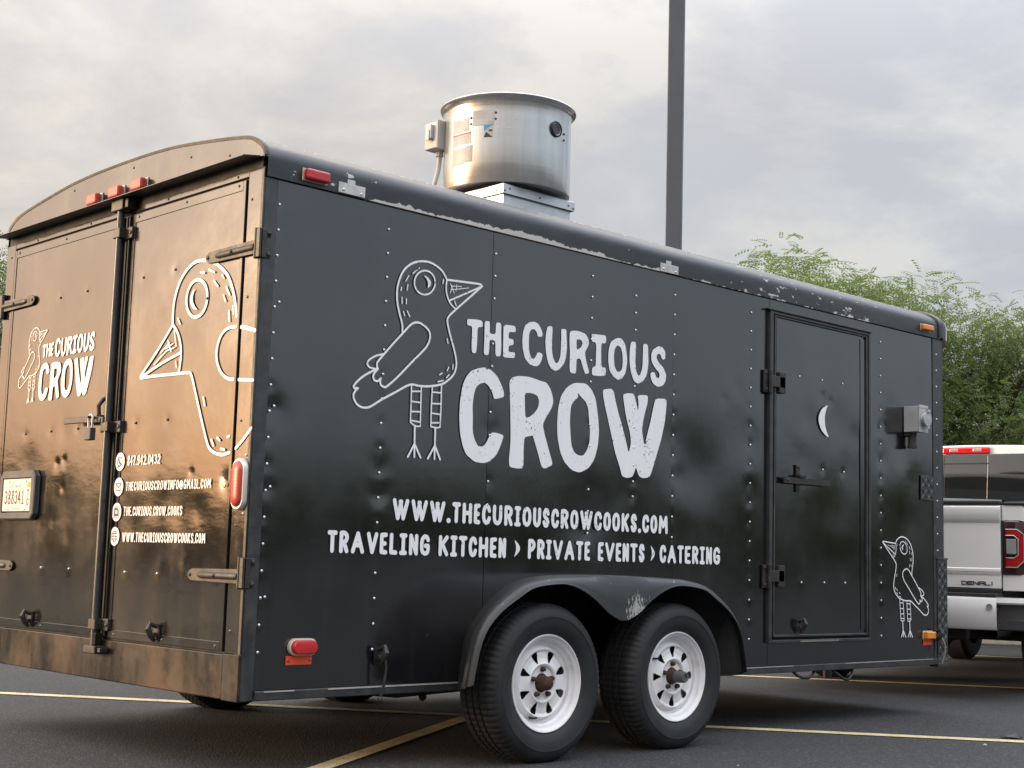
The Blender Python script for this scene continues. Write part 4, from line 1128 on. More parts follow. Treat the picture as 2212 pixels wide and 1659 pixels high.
# rear lamps
for y in (1.358, 1.152, 0.948):
    z = 2.437
    b_ = MB().box(-0.017, -0.0122, y - 0.052, y + 0.052, z - 0.030, z + 0.030)
    o = b_.build('marker_light', 'greybox', tr, bevel=0.003)
    MB().box(-0.050, -0.0172, y - 0.046, y + 0.046, z - 0.026, z + 0.026).build('lens', 'redlens_pale', o, bevel=0.010, segs=3)


def oval(cy, cz, hw, hh, n=40):
    """stadium outline, longer side hh"""
    pts = []
    for i in range(n):
        a = 2 * PI * i / n
        c, s = math.cos(a), math.sin(a)
        pts.append((cy + hw * c, cz + (hh - hw) * (1 if s > 0 else -1) + hw * s))
    return pts


for y in (0.046, WID - 0.046):
    m_ = MB()
    m_.loft([[(x, p, q) for p, q in oval(y, 1.107, hw, hh)] for x, hw, hh in ((-0.0065, 0.044, 0.100), (-0.022, 0.044, 0.100), (-0.028, 0.041, 0.096), (-0.028, 0.034, 0.088), (-0.020, 0.033, 0.087))], True)
    o = m_.build('tail_light', 'chrome', tr, smooth=True, ang=40)
    l_ = MB()
    l_.loft([[(x, p, q) for p, q in oval(y, 1.107, hw, hh)] for x, hw, hh in ((-0.020, 0.0325, 0.086), (-0.034, 0.032, 0.085), (-0.040, 0.027, 0.076), (-0.043, 0.014, 0.060), (-0.044, 0.001, 0.045))], True)
    l_.f.append(tuple(range(len(l_.v) - 40, len(l_.v))))
    l_.build('lens', 'redlens_pale', o, smooth=True, ang=60)
    for z in (0.995, 1.218):
        put_rivet(-0.007, y - 0.02, z, o, 'rivet', 'x')

# hook-type hold-backs
def holdback(p, ax, parent, mat='hinge'):
    m_ = MB()
    if ax == 'x':
        y, z = p
        m_.box(-0.013, -0.007, y - 0.022, y + 0.022, z - 0.032, z + 0.032)
        m_.tube([(-0.010, y, z + 0.022), (-0.040, y + 0.004, z + 0.034), (-0.048, y + 0.006, z + 0.012), (-0.036, y, z - 0.016), (-0.018, y, z - 0.036)], [0.010, 0.011, 0.013, 0.012, 0.007], 8)
        m_.tube([(-0.026, y - 0.02, z - 0.01), (-0.026, y + 0.02, z - 0.01)], 0.010, 8)
    else:
        x, z = p
        m_.box(x - 0.022, x + 0.022, -0.008, -0.001, z - 0.032, z + 0.032)
        m_.tube([(x, -0.006, z + 0.022), (x + 0.004, -0.040, z + 0.034), (x + 0.006, -0.048, z + 0.012), (x, -0.036, z - 0.016), (x, -0.018, z - 0.036)], [0.010, 0.011, 0.013, 0.012, 0.007], 8)
        m_.tube([(x - 0.02, -0.026, z - 0.01), (x + 0.02, -0.026, z - 0.01)], 0.010, 8)
    return m_.build('holdback_hook', mat, parent, smooth=True, ang=40)


holdback((0.610, 0.517), 'x', doors[0])
holdback((1.758, 0.517), 'x', doors[1])
h_ = holdback((0.652, 0.450), 'y', tr)
MB().tube([(0.655, -0.050, 0.432), (0.656, -0.053, 0.40), (0.652, -0.052, 0.36), (0.650, -0.045, 0.31), (0.641, -0.040, 0.282)], 0.0055, 8).dome((0.640, -0.040, 0.276), 0.013, '-y', 1.0, 10).build('hook_chain', 'hinge', h_, smooth=True)
h_ = holdback((4.990, 0.470), 'y', tr)
MB().tube([(4.995, -0.045, 0.455), (5.012, -0.055, 0.42), (5.020, -0.055, 0.38), (5.012, -0.050, 0.34), (5.006, -0.040, 0.30)], 0.007, 8).build('hook_strap', 'steel', h_, smooth=True)

# worn lock hole beside the tail light
lk = MB().lathe([(0.001, 0.006), (0.012, 0.005), (0.014, 0.0)], (-0.013, 0.158, 1.108), 'x', 12, -1).build('lock_cylinder', 'brass', doors[0], smooth=True)

# licence plate and its holder
ph = MB()
ph.prism(oval(1.945, 1.090, 0.0, 0.0, 4)[:0] or [(1.755 + 0.03, 0.972), (2.135 - 0.03, 0.972), (2.135, 1.002), (2.135, 1.178), (2.135 - 0.03, 1.208), (1.785, 1.208), (1.755, 1.178), (1.755, 1.002)], 'x', -0.014, -0.0075)
plate = ph.build('license_plate', 'plateframe', tr, bevel=0.002)
fr = MB()
fo = [(1.785, 0.974), (2.105, 0.974), (2.132, 1.002), (2.132, 1.178), (2.105, 1.206), (1.785, 1.206), (1.758, 1.178), (1.758, 1.002)]
fi = [(1.795, 1.006), (2.098, 1.006), (2.100, 1.008), (2.100, 1.170), (2.098, 1.172), (1.795, 1.172), (1.793, 1.170), (1.793, 1.008)]
fr.loft([[(x, *p) for p in q] for x, q in ((-0.014, fo), (-0.032, fo), (-0.036, [(p[0] + (1.945 - p[0]) * 0.03, p[1] + (1.09 - p[1]) * 0.05) for p in fo]), (-0.036, fi), (-0.016, fi))], True)
fr.build('plate_holder', 'plateframe', plate, smooth=True, ang=25)
MB().box(-0.032, -0.0165, 1.796, 2.097, 1.013, 1.167).build('plate_sheet', 'plate', plate, bevel=0.001)
pf = rear_fn(0.0324)
k = 0
# plate reads left to right as seen from behind: y runs down
for i, c in enumerate('388341'):
    a = 2.076 - i * 0.036
    pc = MB()
    letter(pc, pf, c, a, a - 0.034, 1.046, 1.114, 0.0075, 0)
    pc.build('plate_character', 'ink', plate)
for c, z in (('T', 1.080), ('C', 1.040)):
    pc = MB()
    letter(pc, pf, c, 1.838, 1.812, z, z + 0.035, 0.006, 0)
    pc.build('plate_character', 'ink', plate)
ps = MB()
k = strokes(ps, pf, [(0.004, [(2.03, 1.152), (2.018, 1.128), (2.035, 1.125)]), (0.004, [(2.012, 1.140), (2.006, 1.126)]), (0.004, [(2.000, 1.152), (1.995, 1.126)]), (0.004, [(1.988, 1.152), (1.982, 1.126)]), (0.004, [(1.975, 1.140), (1.970, 1.126)]), (0.004, [(1.962, 1.138), (1.958, 1.126), (1.951, 1.138), (1.948, 1.126)]), (0.004, [(1.940, 1.138), (1.934, 1.132), (1.938, 1.127), (1.943, 1.132)]), (0.004, [(1.925, 1.140), (1.920, 1.126)]), (0.004, [(1.912, 1.139), (1.906, 1.133), (1.912, 1.126), (1.918, 1.128)])])
strokes(ps, pf, [(0.004, [(1.99, 1.026), (1.91, 1.026)])], k)
ps.build('plate_print', 'greyink', plate)
MB().box(-0.0328, -0.0321, 1.806, 1.838, 1.126, 1.152).build('plate_sticker', 'yellow', plate)
for y, z in ((2.03, 1.156), (1.852, 1.156), (2.03, 1.024), (1.852, 1.022)):
    put_rivet(-0.0322, y, z, plate, 'rivet', 'x')

# ---------------------------------------------------------------- painted signs
sf = side_fn(0.0030)
sl = MB()
for i, (kx, loops) in enumerate(LET.items()):
    shape(sl, sf, loops, i * 0.00003, 1)
sl.build('painted_name', 'white', tr)
sc2 = MB()
k = strokes(sc2, sf, CROW)
shape(sc2, sf, [CRES], k * 0.00003, 1)
sc2.build('painted_crow', 'white', tr)


def run(chars, b0, b1, w):
    mb = MB()
    k = 0
    for c, x0, x1 in chars:
        g = 0.0 if c == '.' else (x1 - x0) * 0.03
        k = letter(mb, sf, c, x0 + g, x1 - g, b0, b1, w, k)
    return mb


run(LINE1, 0.999, 1.0895, 0.0192).build('painted_web_address', 'white', tr)
for i0, i1 in ((0, 9), (9, 16), (16, 17), (17, 24), (24, 30), (30, 31), (31, 39)):
    run(LINE2[i0:i1], 0.856, 0.946, 0.0186).build('painted_word' if i1 - i0 > 1 else 'painted_divider', 'white', tr)


def affine(Mx):
    return lambda p: (p[0] * Mx[0][0] + p[1] * Mx[1][0] + Mx[2][0], p[0] * Mx[0][1] + p[1] * Mx[1][1] + Mx[2][1])


# small logo on the left rear door
rf = rear_fn(0.0074)
A1 = affine(M1)
m_ = MB()
for i, loops in enumerate(LET.values()):
    shape(m_, rf, [[A1(p) for p in l] for l in loops], i * 0.00003, 1)
k = strokes(m_, rf, [(w * 0.42, [A1(p) for p in pts]) for w, pts in CROW], 20)
shape(m_, rf, [[A1(p) for p in CRES]], k * 0.00003, 1)
m_.build('painted_logo', 'white', doors[1])
# the large crow head across the right rear door and the post
m_ = MB()
k = strokes(m_, rear_fn(0.0097), GIANT)
shape(m_, rear_fn(0.0097), [GCRES], k * 0.00003, 1)
m_.build('painted_crow_head', 'white', doors[0])
# small crow near the front corner, facing backwards
A2 = affine(M2)
m_ = MB()
k = strokes(m_, sf, [(w * 0.78, [A2(p) for p in pts]) for w, pts in CROW])
shape(m_, sf, [[A2(p) for p in CRES]], k * 0.00003, 1)
m_.build('painted_crow', 'white', panels[3][3])

# contact lines on the right rear door
rf2 = rear_fn(0.0074)
m_ = MB()
text_run(m_, rf2, '847.942.0432', 0.945, 0.662, 1.203, 1.246, 0.0062)
m_.build('painted_phone_number', 'white', doors[0])
m_ = MB()
text_run(m_, rf2, 'THECURIOUSCROWINFO@GMAIL.COM', 0.945, 0.259, 1.095, 1.134, 0.0056)
m_.build('painted_mail_address', 'white', doors[0])
m_ = MB()
text_run(m_, rf2, 'THE.CURIOUS.CROW.COOKS', 0.950, 0.464, 0.988, 1.028, 0.0058)
m_.build('painted_account_name', 'white', doors[0])
m_ = MB()
text_run(m_, rf2, 'WWW.THECURIOUSCROWCOOKS.COM', 0.950, 0.279, 0.878, 0.919, 0.0062)
m_.build('painted_web_address', 'white', doors[0])


def disc(mb, fn, cy, cz, r, lift, n=28, sq=None):
    pts = []
    for i in range(n):
        a = 2 * PI * i / n
        c, s = math.cos(a), math.sin(a)
        if sq:
            c, s = math.copysign(abs(c) ** sq, c), math.copysign(abs(s) ** sq, s)
        pts.append((cy + r * c, cz + r * s))
    mb.add([fn(a, b, lift) for a, b in pts], [tuple(range(n))])


IC = [(1.0023, 1.2223), (1.0016, 1.1134), (1.0050, 1.0053), (1.009, 0.9013)]
for i, (cy, cz) in enumerate(IC):
    m_ = MB()
    disc(m_, rear_fn(0.0094), cy, cz, 0.040, 0.0)
    ic = m_.build('painted_icon', 'white', doors[0])
    d = MB()
    f3 = rear_fn(0.0099)
    if i == 0:
        ring = [(cy + 0.020 * math.cos(a), cz + 0.020 * math.sin(a)) for a in np.linspace(-2.0, 4.0, 20)]
        k = strokes(d, f3, [(0.005, ring), (0.005, [ring[-1], (cy + 0.022, cz - 0.024), ring[0]]), (0.009, [(cy + 0.008, cz + 0.009), (cy + 0.004, cz - 0.003), (cy - 0.008, cz - 0.009)])])
    elif i == 1:
        k = strokes(d, f3, [(0.004, [(cy + 0.02, cz + 0.014), (cy - 0.02, cz + 0.014), (cy - 0.02, cz - 0.016), (cy + 0.02, cz - 0.016), (cy + 0.02, cz + 0.014)]), (0.005, [(cy + 0.019, cz + 0.013), (cy, cz - 0.004), (cy - 0.019, cz + 0.013)])], 0, False)
    elif i == 2:
        disc(d, f3, cy, cz, 0.025, 0.0, 28, 0.45)
        w_ = MB()
        f4 = rear_fn(0.0103)
        disc(w_, f4, cy, cz, 0.0085, 0.0)
        disc(w_, f4, cy - 0.014, cz + 0.014, 0.003, 0.0)
        strokes(w_, f4, [(0.0028, [(cy + 0.021 * sx_, cz + 0.021 * sy_) for sx_, sy_ in ((1, 1), (-1, 1), (-1, -1), (1, -1), (1, 1))])], 2, False)
        w_.build('icon_detail', 'white', ic)
    else:
        c_ = [(cy + 0.023 * math.cos(a), cz + 0.023 * math.sin(a)) for a in np.linspace(0, 2 * PI, 24)]
        e_ = [(cy + 0.010 * math.cos(a), cz + 0.023 * math.sin(a)) for a in np.linspace(0, 2 * PI, 24)]
        k = strokes(d, f3, [(0.003, c_), (0.003, e_), (0.003, [(cy - 0.022, cz), (cy + 0.022, cz)]), (0.003, [(cy - 0.019, cz + 0.012), (cy + 0.019, cz + 0.012)]), (0.003, [(cy - 0.019, cz - 0.012), (cy + 0.019, cz - 0.012)])])
    d.build('icon_mark', 'ink', ic)

# ---------------------------------------------------------------- side lamps and fittings
def side_light(x0, x1, z0, z1, y, mat, base, round_=0.009, dep=0.034):
    o = MB().box(x0 - 0.004, x1 + 0.004, y - 0.005, y - 0.0002, z0 - 0.004, z1 + 0.004).build('marker_light', base, tr, bevel=0.004)
    MB().box(x0, x1, y - dep, y - 0.0052, z0, z1).build('lens', mat, o, bevel=round_, segs=3)
    return o


side_light(0.165, 0.280, 2.331, 2.375, -0.0135, 'red', 'cream')
side_light(4.825, 4.938, 2.343, 2.378, -0.0135, 'amber', 'alu', 0.008)
side_light(4.852, 4.956, 0.448, 0.492, -0.001, 'amber', 'cream', 0.008)
B('reflector', 'tag', tr, (4.853, 4.952, -0.005, -0.001, 0.410, 0.4435), 0.001)
ol = MB()
ov = lambda hw, hh, y: [(0.272 + (hw - hh) * (1 if math.cos(a) > 0 else -1) + hh * math.cos(a), y, 0.490 + hh * math.sin(a)) for a in [2 * PI * i / 36 for i in range(36)]]
ol.loft([ov(0.066, 0.033, -0.001), ov(0.066, 0.033, -0.016), ov(0.060, 0.027, -0.018)], True)
o = ol.build('marker_light', 'cream', tr, smooth=True, ang=40)
ol = MB()
ol.loft([ov(0.058, 0.0265, -0.014), ov(0.058, 0.0265, -0.030), ov(0.054, 0.0225, -0.036), ov(0.034, 0.002, -0.038)], True)
ol.f.append(tuple(range(len(ol.v) - 36, len(ol.v))))
ol.build('lens', 'red', o, smooth=True, ang=50)
rt = MB().box(0.199, 0.321, -0.005, -0.001, 0.4215, 0.4565)
o = rt.build('reflector', 'tag', tr, bevel=0.001)
put_rivet(0.210, -0.005, 0.439, o, 'rivet_dark')
put_rivet(0.312, -0.005, 0.439, o, 'rivet_dark')

# ---------------------------------------------------------------- side door
sd = sheet('side_door', 3.332, 4.222, 0.494, 2.216, side_place(-0.004), 'side', tr, DOOR_DENTS, DOOR_RIV, amp=0.0034, freq=2.0, seed=21.0)
for x, z in DOOR_RIV:
    put_rivet(x, -0.004, z, sd)
B('door_core', 'under', sd, (3.29, 4.25, 0.014, 0.034, 0.45, 2.246), 0)
F_ = [(3.272, 3.300, 0.449, 2.245, -0.020), (3.316, 3.331, 0.480, 2.226, -0.016), (4.223, 4.236, 0.480, 2.226, -0.014), (4.246, 4.262, 0.449, 2.245, -0.016),
      (3.3015, 4.2445, 2.229, 2.246, -0.016), (3.3325, 4.2215, 2.2165, 2.2265, -0.012), (3.3015, 4.2445, 0.449, 0.466, -0.018), (3.3325, 4.2215, 0.4795, 0.493, -0.013)]
for x0, x1, z0, z1, y in F_:
    B('door_frame_strip', 'trim', sd, (x0, x1, y, 0.012, z0, z1), 0.003)
B('door_drip_cap', 'trim', sd, (3.245, 4.27, -0.026, -0.0005, 2.2475, 2.2555), 0.001)
B('door_seal', 'rubber_and_shade', sd, (3.3005, 3.3155, 0.002, 0.013, 0.467, 2.228), 0)
B('door_seal', 'rubber_and_shade', sd, (4.2365, 4.2455, 0.002, 0.013, 0.467, 2.228), 0)
for a_, b_, c_, d_ in ((3.345, 3.39, 0.51, 2.20), (4.17, 4.21, 0.51, 2.20)):
    B('door_border', 'side', sd, (a_, b_, -0.0062, -0.003, c_, d_), 0.001)
B('sill_gleam_strip', 'steel', sd, (3.56, 3.93, -0.0195, -0.0182, 0.452, 0.4615), 0)  # bright strip laid on the sill in place of a gleam
for z in (1.852, 0.802):
    m_ = MB().box(3.226, 3.262, -0.014, -0.001, z - 0.062, z + 0.062)
    m_.tube([(3.268, -0.024, z - 0.066), (3.268, -0.024, z + 0.066)], 0.012, 12)
    m_.box(3.268, 3.395, -0.030, -0.019, z - 0.028, z + 0.034)
    m_.box(3.345, 3.400, -0.030, -0.0065, z - 0.055, z + 0.060)
    for dz in (-0.045, 0.045):
        m_.dome((3.243, -0.014, z + dz), 0.009, '-y', 0.8, 8)
    m_.build('door_hinge', 'hinge', sd, bevel=0.003)
m_ = MB()
m_.prism([(3.385, 1.309), (3.62, 1.311), (3.815, 1.313), (3.823, 1.320), (3.823, 1.339), (3.815, 1.345), (3.62, 1.343), (3.385, 1.342)], 'y', -0.034, -0.024)
m_.dome((3.415, -0.034, 1.327), 0.009, '-y', 0.7, 8)
lt = m_.build('door_handle', 'hinge', sd, bevel=0.004)
m_ = MB().box(3.525, 3.560, -0.012, -0.0045, 1.268, 1.418)
m_.box(3.520, 3.575, -0.044, -0.012, 1.345, 1.362)
m_.dome((3.542, -0.012, 1.285), 0.008, '-y', 0.8, 8)
m_.dome((3.535, -0.012, 1.405), 0.007, '-y', 0.8, 8)
m_.dome((3.552, -0.012, 1.405), 0.007, '-y', 0.8, 8)
m_.build('hasp', 'hinge', sd, bevel=0.003)
holdback((3.560, 0.540), 'y', sd)
mo = MB()
shape(mo, side_fn(0.0064), [[(3.8309, 1.7782), (3.7706, 1.7517), (3.739, 1.7081), (3.7391, 1.6713), (3.7647, 1.6292), (3.8095, 1.5997), (3.8417, 1.5934), (3.8159, 1.6261), (3.8003, 1.6692), (3.8002, 1.7137), (3.8155, 1.7522)]], 0.004, 2)
mo.build('painted_moon', 'white', sd)

# power inlet
ob = MB().box(4.648, 4.740, -0.105, -0.001, 1.690, 1.846)
ob.box(4.643, 4.745, -0.112, -0.105, 1.832, 1.852)
ob.box(4.643, 4.745, -0.112, -0.1055, 1.686, 1.831)
ox = ob.build('power_inlet', 'greybox', tr, bevel=0.004)
MB().lathe([(0.034, 0.0), (0.038, 0.004), (0.038, 0.018), (0.043, 0.020), (0.045, 0.026), (0.043, 0.031), (0.001, 0.034)], (4.688, -0.112, 1.766), 'y', 28, -1).box(4.674, 4.702, -0.152, -0.134, 1.806, 1.824).box(4.678, 4.698, -0.150, -0.136, 1.708, 1.722).build('inlet_cover', 'greybox', ox, smooth=True, ang=40)
B('inlet_label', 'paper', ox, (4.6468, 4.648, -0.080, -0.035, 1.745, 1.815), 0)
m_ = MB().tube([(4.690, -0.034, 1.69), (4.690, -0.034, 1.596)], 0.024, 12)
m_.box(4.655, 4.73, -0.040, -0.001, 1.668, 1.684)
m_.tube([(4.690, -0.034, 1.686), (4.690, -0.034, 1.664)], 0.030, 6)
m_.tube([(4.690, -0.034, 1.612), (4.690, -0.034, 1.594)], 0.029, 8)
m_.build('inlet_conduit', 'hinge', ox, smooth=True, ang=40)


def tread(x0, x1, z0, z1, y, name):
    m_ = MB().box(x0, x1, y, y + 0.003, z0, z1)
    o = m_.build(name, 'trim', tr, bevel=0.001)
    b = MB()
    p = 0.034
    j = 0
    z = z0 + p * 0.6
    while z < z1 - p * 0.4:
        x = x0 + p * 0.6
        i = 0
        while x < x1 - p * 0.4:
            s = 1 if (i + j) % 2 == 0 else -1
            dx, dz, w = 0.014, 0.014 * s, 0.0042
            nx, nz = -dz / 0.0198 * w, dx / 0.0198 * w
            b.add([(x - dx, y, z - dz), (x + nx, y - 0.0012, z + nz), (x + dx, y, z + dz), (x - nx, y - 0.0012, z - nz), (x, y - 0.0055, z)], [(0, 1, 4), (1, 2, 4), (2, 3, 4), (3, 0, 4)])
            x += p
            i += 1
        z += p
        j += 1
    s_ = b.build('tread_pattern', 'trim', o)
    s_['kind'] = 'stuff'
    return o


tread(4.835, 4.984, 1.290, 1.440, -0.0055, 'tread_plate_patch')
tread(5.016, 5.132, 0.300, 0.930, -0.0095, 'stone_guard')
B('stone_guard_edge', 'trim', tr, (5.010, 5.136, -0.014, -0.002, 0.9305, 0.940), 0.001)
B('front_foot', 'trim', tr, (5.013, 5.138, -0.013, 0.05, 0.276, 0.2990), 0.003)

# ---------------------------------------------------------------- fender over both wheels
LIP = [(.898, .345), (.943, .52), (1.023, .62), (1.15, .697), (1.238, .737), (1.372, .7525), (1.452, .748), (1.532, .724), (1.614, .683), (1.697, .628), (1.765, .600), (1.797, .597)]
RID = [(.880, .337), (.925, .525), (1.0, .634), (1.13, .722), (1.22, .758), (1.36, .780), (1.45, .784), (1.53, .786), (1.614, .787), (1.697, .787), (1.765, .787), (1.797, .787)]
BOD = [(1.0965, .300), (1.1245, .4987), (1.1723, .5787), (1.258, .6654), (1.3544, .7264), (1.4463, .7607), (1.52, .772), (1.58, .778), (1.64, .782), (1.70, .785), (1.765, .786), (1.797, .786)]


def mir(p):
    return catmull(p + [(3.594 - a, b) for a, b in reversed(p[:-1])], 4)


lip, rid, bod = [np.array(mir(q)) for q in (LIP, RID, BOD)]


def frow(q, y):
    return [(float(a), y, float(b)) for a, b in q]


fm = MB()
fm.loft([frow(bod + [0, 0.004], 0.004), frow(bod * 0.75 + rid * 0.25 + [0, 0.006], -0.07), frow(bod * 0.4 + rid * 0.6 + [0, 0.007], -0.16), frow(bod * 0.1 + rid * 0.9 + [0, 0.003], -0.25), frow(rid, -0.285),
         frow(rid * 0.75 + lip * 0.25, -0.303), frow(rid * 0.35 + lip * 0.65, -0.309), frow(lip * 0.94 + rid * 0.06, -0.313), frow(lip, -0.314), frow(lip - [0, 0.004], -0.308), frow(lip + [0, 0.004], -0.298),
         frow(rid * 0.5 + lip * 0.5 - [0, 0.004], -0.294), frow(rid - [0, 0.012], -0.26), frow(bod * 0.4 + rid * 0.6 - [0, 0.012], -0.16), frow(bod - [0, 0.012], 0.010)])
fm.build('fender', 'fender', tr, smooth=True, ang=50)
m_ = MB()
for x, z in ((1.40, 0.778), (1.42, 0.782), (1.9, 0.79)):
    m_.dome((x, -0.05, z), 0.005, 'z', 0.5, 6)


# ---------------------------------------------------------------- wheels
def tyre_mesh(R0=0.339):
    prof = [(0.198, 0.012), (0.206, 0.004), (0.222, -0.010), (0.250, -0.020), (0.278, -0.0225), (0.279, -0.0245), (0.284, -0.0245), (0.285, -0.0225), (0.300, -0.019), (0.318, -0.008), (0.329, 0.006), (0.3345, 0.014), (0.3375, 0.026), (0.339, 0.045), (0.339, 0.060), (0.331, 0.062), (0.331, 0.070), (0.339, 0.072), (0.339, 0.098), (0.331, 0.100), (0.331, 0.108), (0.339, 0.110), (0.339, 0.138), (0.331, 0.140), (0.331, 0.148), (0.339, 0.150), (0.339, 0.165), (0.334, 0.184), (0.318, 0.204), (0.285, 0.218), (0.24, 0.214), (0.20, 0.195)]
    n = 224
    rows = []
    for r_, h in prof:
        row = []
        for k in range(n):
            a = 2 * PI * k / n
            rr = r_
            if r_ > 0.312 and k % 3 == 0:
                rr = r_ - 0.0035
            x, z = rr * math.cos(a), rr * math.sin(a)
            # the flat where the tyre carries the load
            if z < -0.331:
                z = -0.331 + (z + 0.331) * 0.3
            row.append((x, h, z))
        rows.append(row)
    m_ = MB()
    m_.loft(rows, True)
    return m_


def rim_mesh(rot):
    m_ = MB()
    # outer lip, barrel and the inside wall
    m_.lathe([(0.188, 0.120), (0.190, 0.022), (0.192, 0.016), (0.199, 0.013), (0.2055, 0.008), (0.2075, 0.000), (0.205, -0.004), (0.201, -0.003), (0.198, 0.003), (0.193, 0.008), (0.186, 0.012), (0.184, 0.022), (0.180, 0.030), (0.172, 0.034), (0.170, 0.046), (0.158, 0.052)], (0, 0, 0), 'y', 72)
    # pressed disc with eight openings
    rs = list(np.linspace(0.040, 0.160, 44))
    n = 288

    def h(r_):
        return float(np.interp(r_, [0.040, 0.060, 0.068, 0.074, 0.082, 0.090, 0.105, 0.130, 0.143, 0.150, 0.160], [0.033, 0.033, 0.032, 0.024, 0.021, 0.026, 0.031, 0.032, 0.024, 0.036, 0.052]))

    def hole(r_, a):
        a = (a - rot) % (PI / 4)
        a = a - PI / 8
        if not 0.088 < r_ < 0.1375:
            return False
        t = (r_ - 0.088) / 0.0495
        half = (0.003 + 0.0185 * t ** 0.95) * (1 if t < 0.8 else math.sqrt(max(0.0, 1 - ((t - 0.8) / 0.21) ** 2)))
        return abs(a * r_) < half
    rows = [[(r_ * math.cos(2 * PI * k / n), h(r_), r_ * math.sin(2 * PI * k / n)) for k in range(n)] for r_ in rs]
    base = len(m_.v)
    for r_ in rows:
        m_.v += r_
    for i in range(len(rs) - 1):
        for k in range(n):
            rm_, am = (rs[i] + rs[i + 1]) / 2, 2 * PI * (k + 0.5) / n
            if hole(rm_, am):
                continue
            a, b = base + i * n + k, base + i * n + (k + 1) % n
            m_.f.append((a, b, b + n, a + n))
    return m_


def wheel(parent, x, yf, z, rot, style, side=-1):
    """yf: plane of the rim's outer lip; the wheel reaches inwards (+y when side is -1)"""
    ry = 0 if side == -1 else PI
    kw = dict(loc=(x, yf, z))

    def fin(o, par=None):
        o.rotation_euler = (0, 0, ry)
        return o
    rim = fin(rim_mesh(rot).build('wheel', 'rimpaint', parent, smooth=True, ang=40, **kw))

    def sub(mb, name, mat, ang=40):
        return mb.build(name, mat, rim, smooth=True, ang=ang)
    sub(tyre_mesh(), 'tyre', 'tyre', 28)
    sub(MB().lathe([(0.001, 0.075), (0.15, 0.075), (0.165, 0.09), (0.165, 0.17), (0.001, 0.17)], (0, 0, 0), 'y', 40), 'brake_drum', 'under')
    if style == 0:
        sub(MB().lathe([(0.036, 0.046), (0.035, 0.024), (0.032, 0.016), (0.030, -0.004), (0.027, -0.012), (0.022, -0.017), (0.001, -0.019)], (0, 0, 0), 'y', 26), 'hub_cap', 'rust')
    else:
        sub(MB().lathe([(0.037, 0.046), (0.035, 0.022), (0.031, 0.012), (0.028, 0.002), (0.0265, -0.002)], (0, 0, 0), 'y', 26), 'hub', 'rust')
        sub(MB().lathe([(0.0275, 0.0), (0.027, -0.026), (0.0262, -0.044), (0.023, -0.051), (0.014, -0.051), (0.012, -0.046), (0.001, -0.046)], (0, 0, 0), 'y', 26), 'hub_cap', 'greycap')
    for k in range(5):
        a = PI / 2 + 2 * PI * k / 5
        c = (0.0572 * math.cos(a), 0.034, 0.0572 * math.sin(a))
        sub(MB().lathe([(0.0115, 0.0), (0.0115, 0.008), (0.010, 0.012), (0.0096, 0.019), (0.001, 0.021)], c, 'y', 6, -1), 'lug_nut', 'rust', 30)
    a = {0: R(247), 1: R(148)}[style]
    p0 = Vector((0.158 * math.cos(a), 0.040, 0.158 * math.sin(a)))
    sub(MB().tube([p0, p0 + Vector((0.006, -0.018, 0.0)), p0 + Vector((0.012, -0.034, 0.003))], 0.0045, 8), 'valve_stem', 'cable')
    return rim


WZc = 0.331
wheel(tr, 1.367, -0.263, WZc, 0.0, 0)
wheel(tr, 2.227, -0.263, WZc, R(22.5), 1)
wheel(tr, 1.367, WID + 0.06, WZc, 0.0, 0, 1)
wheel(tr, 2.227, WID + 0.06, WZc, R(22.5), 1, 1)
# running gear
for x in (1.367, 2.227):
    MB().tube([(x, -0.10, WZc), (x, WID - 0.10, WZc)], 0.038, 12).build('axle', 'under', tr, smooth=True)
for y in (0.18, WID - 0.34):
    m_ = MB()
    for x in (1.367, 2.227):
        m_.tube([(x - 0.36, y, 0.40), (x - 0.18, y, 0.31), (x, y, 0.275), (x + 0.18, y, 0.31), (x + 0.36, y, 0.40)], 0.024, 8)
    m_.build('leaf_spring', 'under', tr, smooth=True)
    B('spring_hanger', 'hinge', tr, (1.76, 1.84, y - 0.03, y + 0.03, 0.28, 0.42), 0.004)
for y in (0.16, 0.75, 1.45, WID - 0.26):
    B('frame_rail', 'under', tr, (0.06, 5.08, y, y + 0.06, 0.300, 0.345), 0)
m_ = MB().tube([(1.15, 0.02, 0.30), (0.92, 0.20, 0.265), (0.70, 0.30, 0.285)], 0.016, 8)
m_.dome((0.98, 0.10, 0.262), 0.02, '-y', 1, 8)
m_.build('brake_bracket', 'under', tr, smooth=True)
B('rear_jack_plate', 'alu', tr, (1.72, 1.80, 0.02, 0.06, 0.325, 0.365), 0.003)
for pts in ([(3.53, 0.02, 0.30), (3.57, 0.0, 0.268), (3.634, -0.005, 0.257), (3.70, 0.0, 0.268), (3.745, 0.02, 0.30)], [(3.90, 0.02, 0.30), (3.96, 0.0, 0.258), (4.03, -0.005, 0.234), (4.085, 0.0, 0.258), (4.12, 0.02, 0.30)]):
    MB().tube(catmull(pts, 4), 0.008, 8).build('hanging_cable', 'cable', tr, smooth=True)
# drawbar to the pickup
m_ = MB()
for s in (-1, 1):
    m_.tube([(5.05, 1.15 + s * 0.55, 0.36), (5.90, 1.15 + s * 0.05, 0.40)], 0.045, 4)
m_.build('drawbar', 'trim', tr)
MB().box(5.84, 6.06, 1.09, 1.21, 0.37, 0.46).tube([(5.55, 1.15, 0.10), (5.55, 1.15, 0.85)], 0.032, 12).build('coupler_and_jack', 'trim', tr, bevel=0.006)

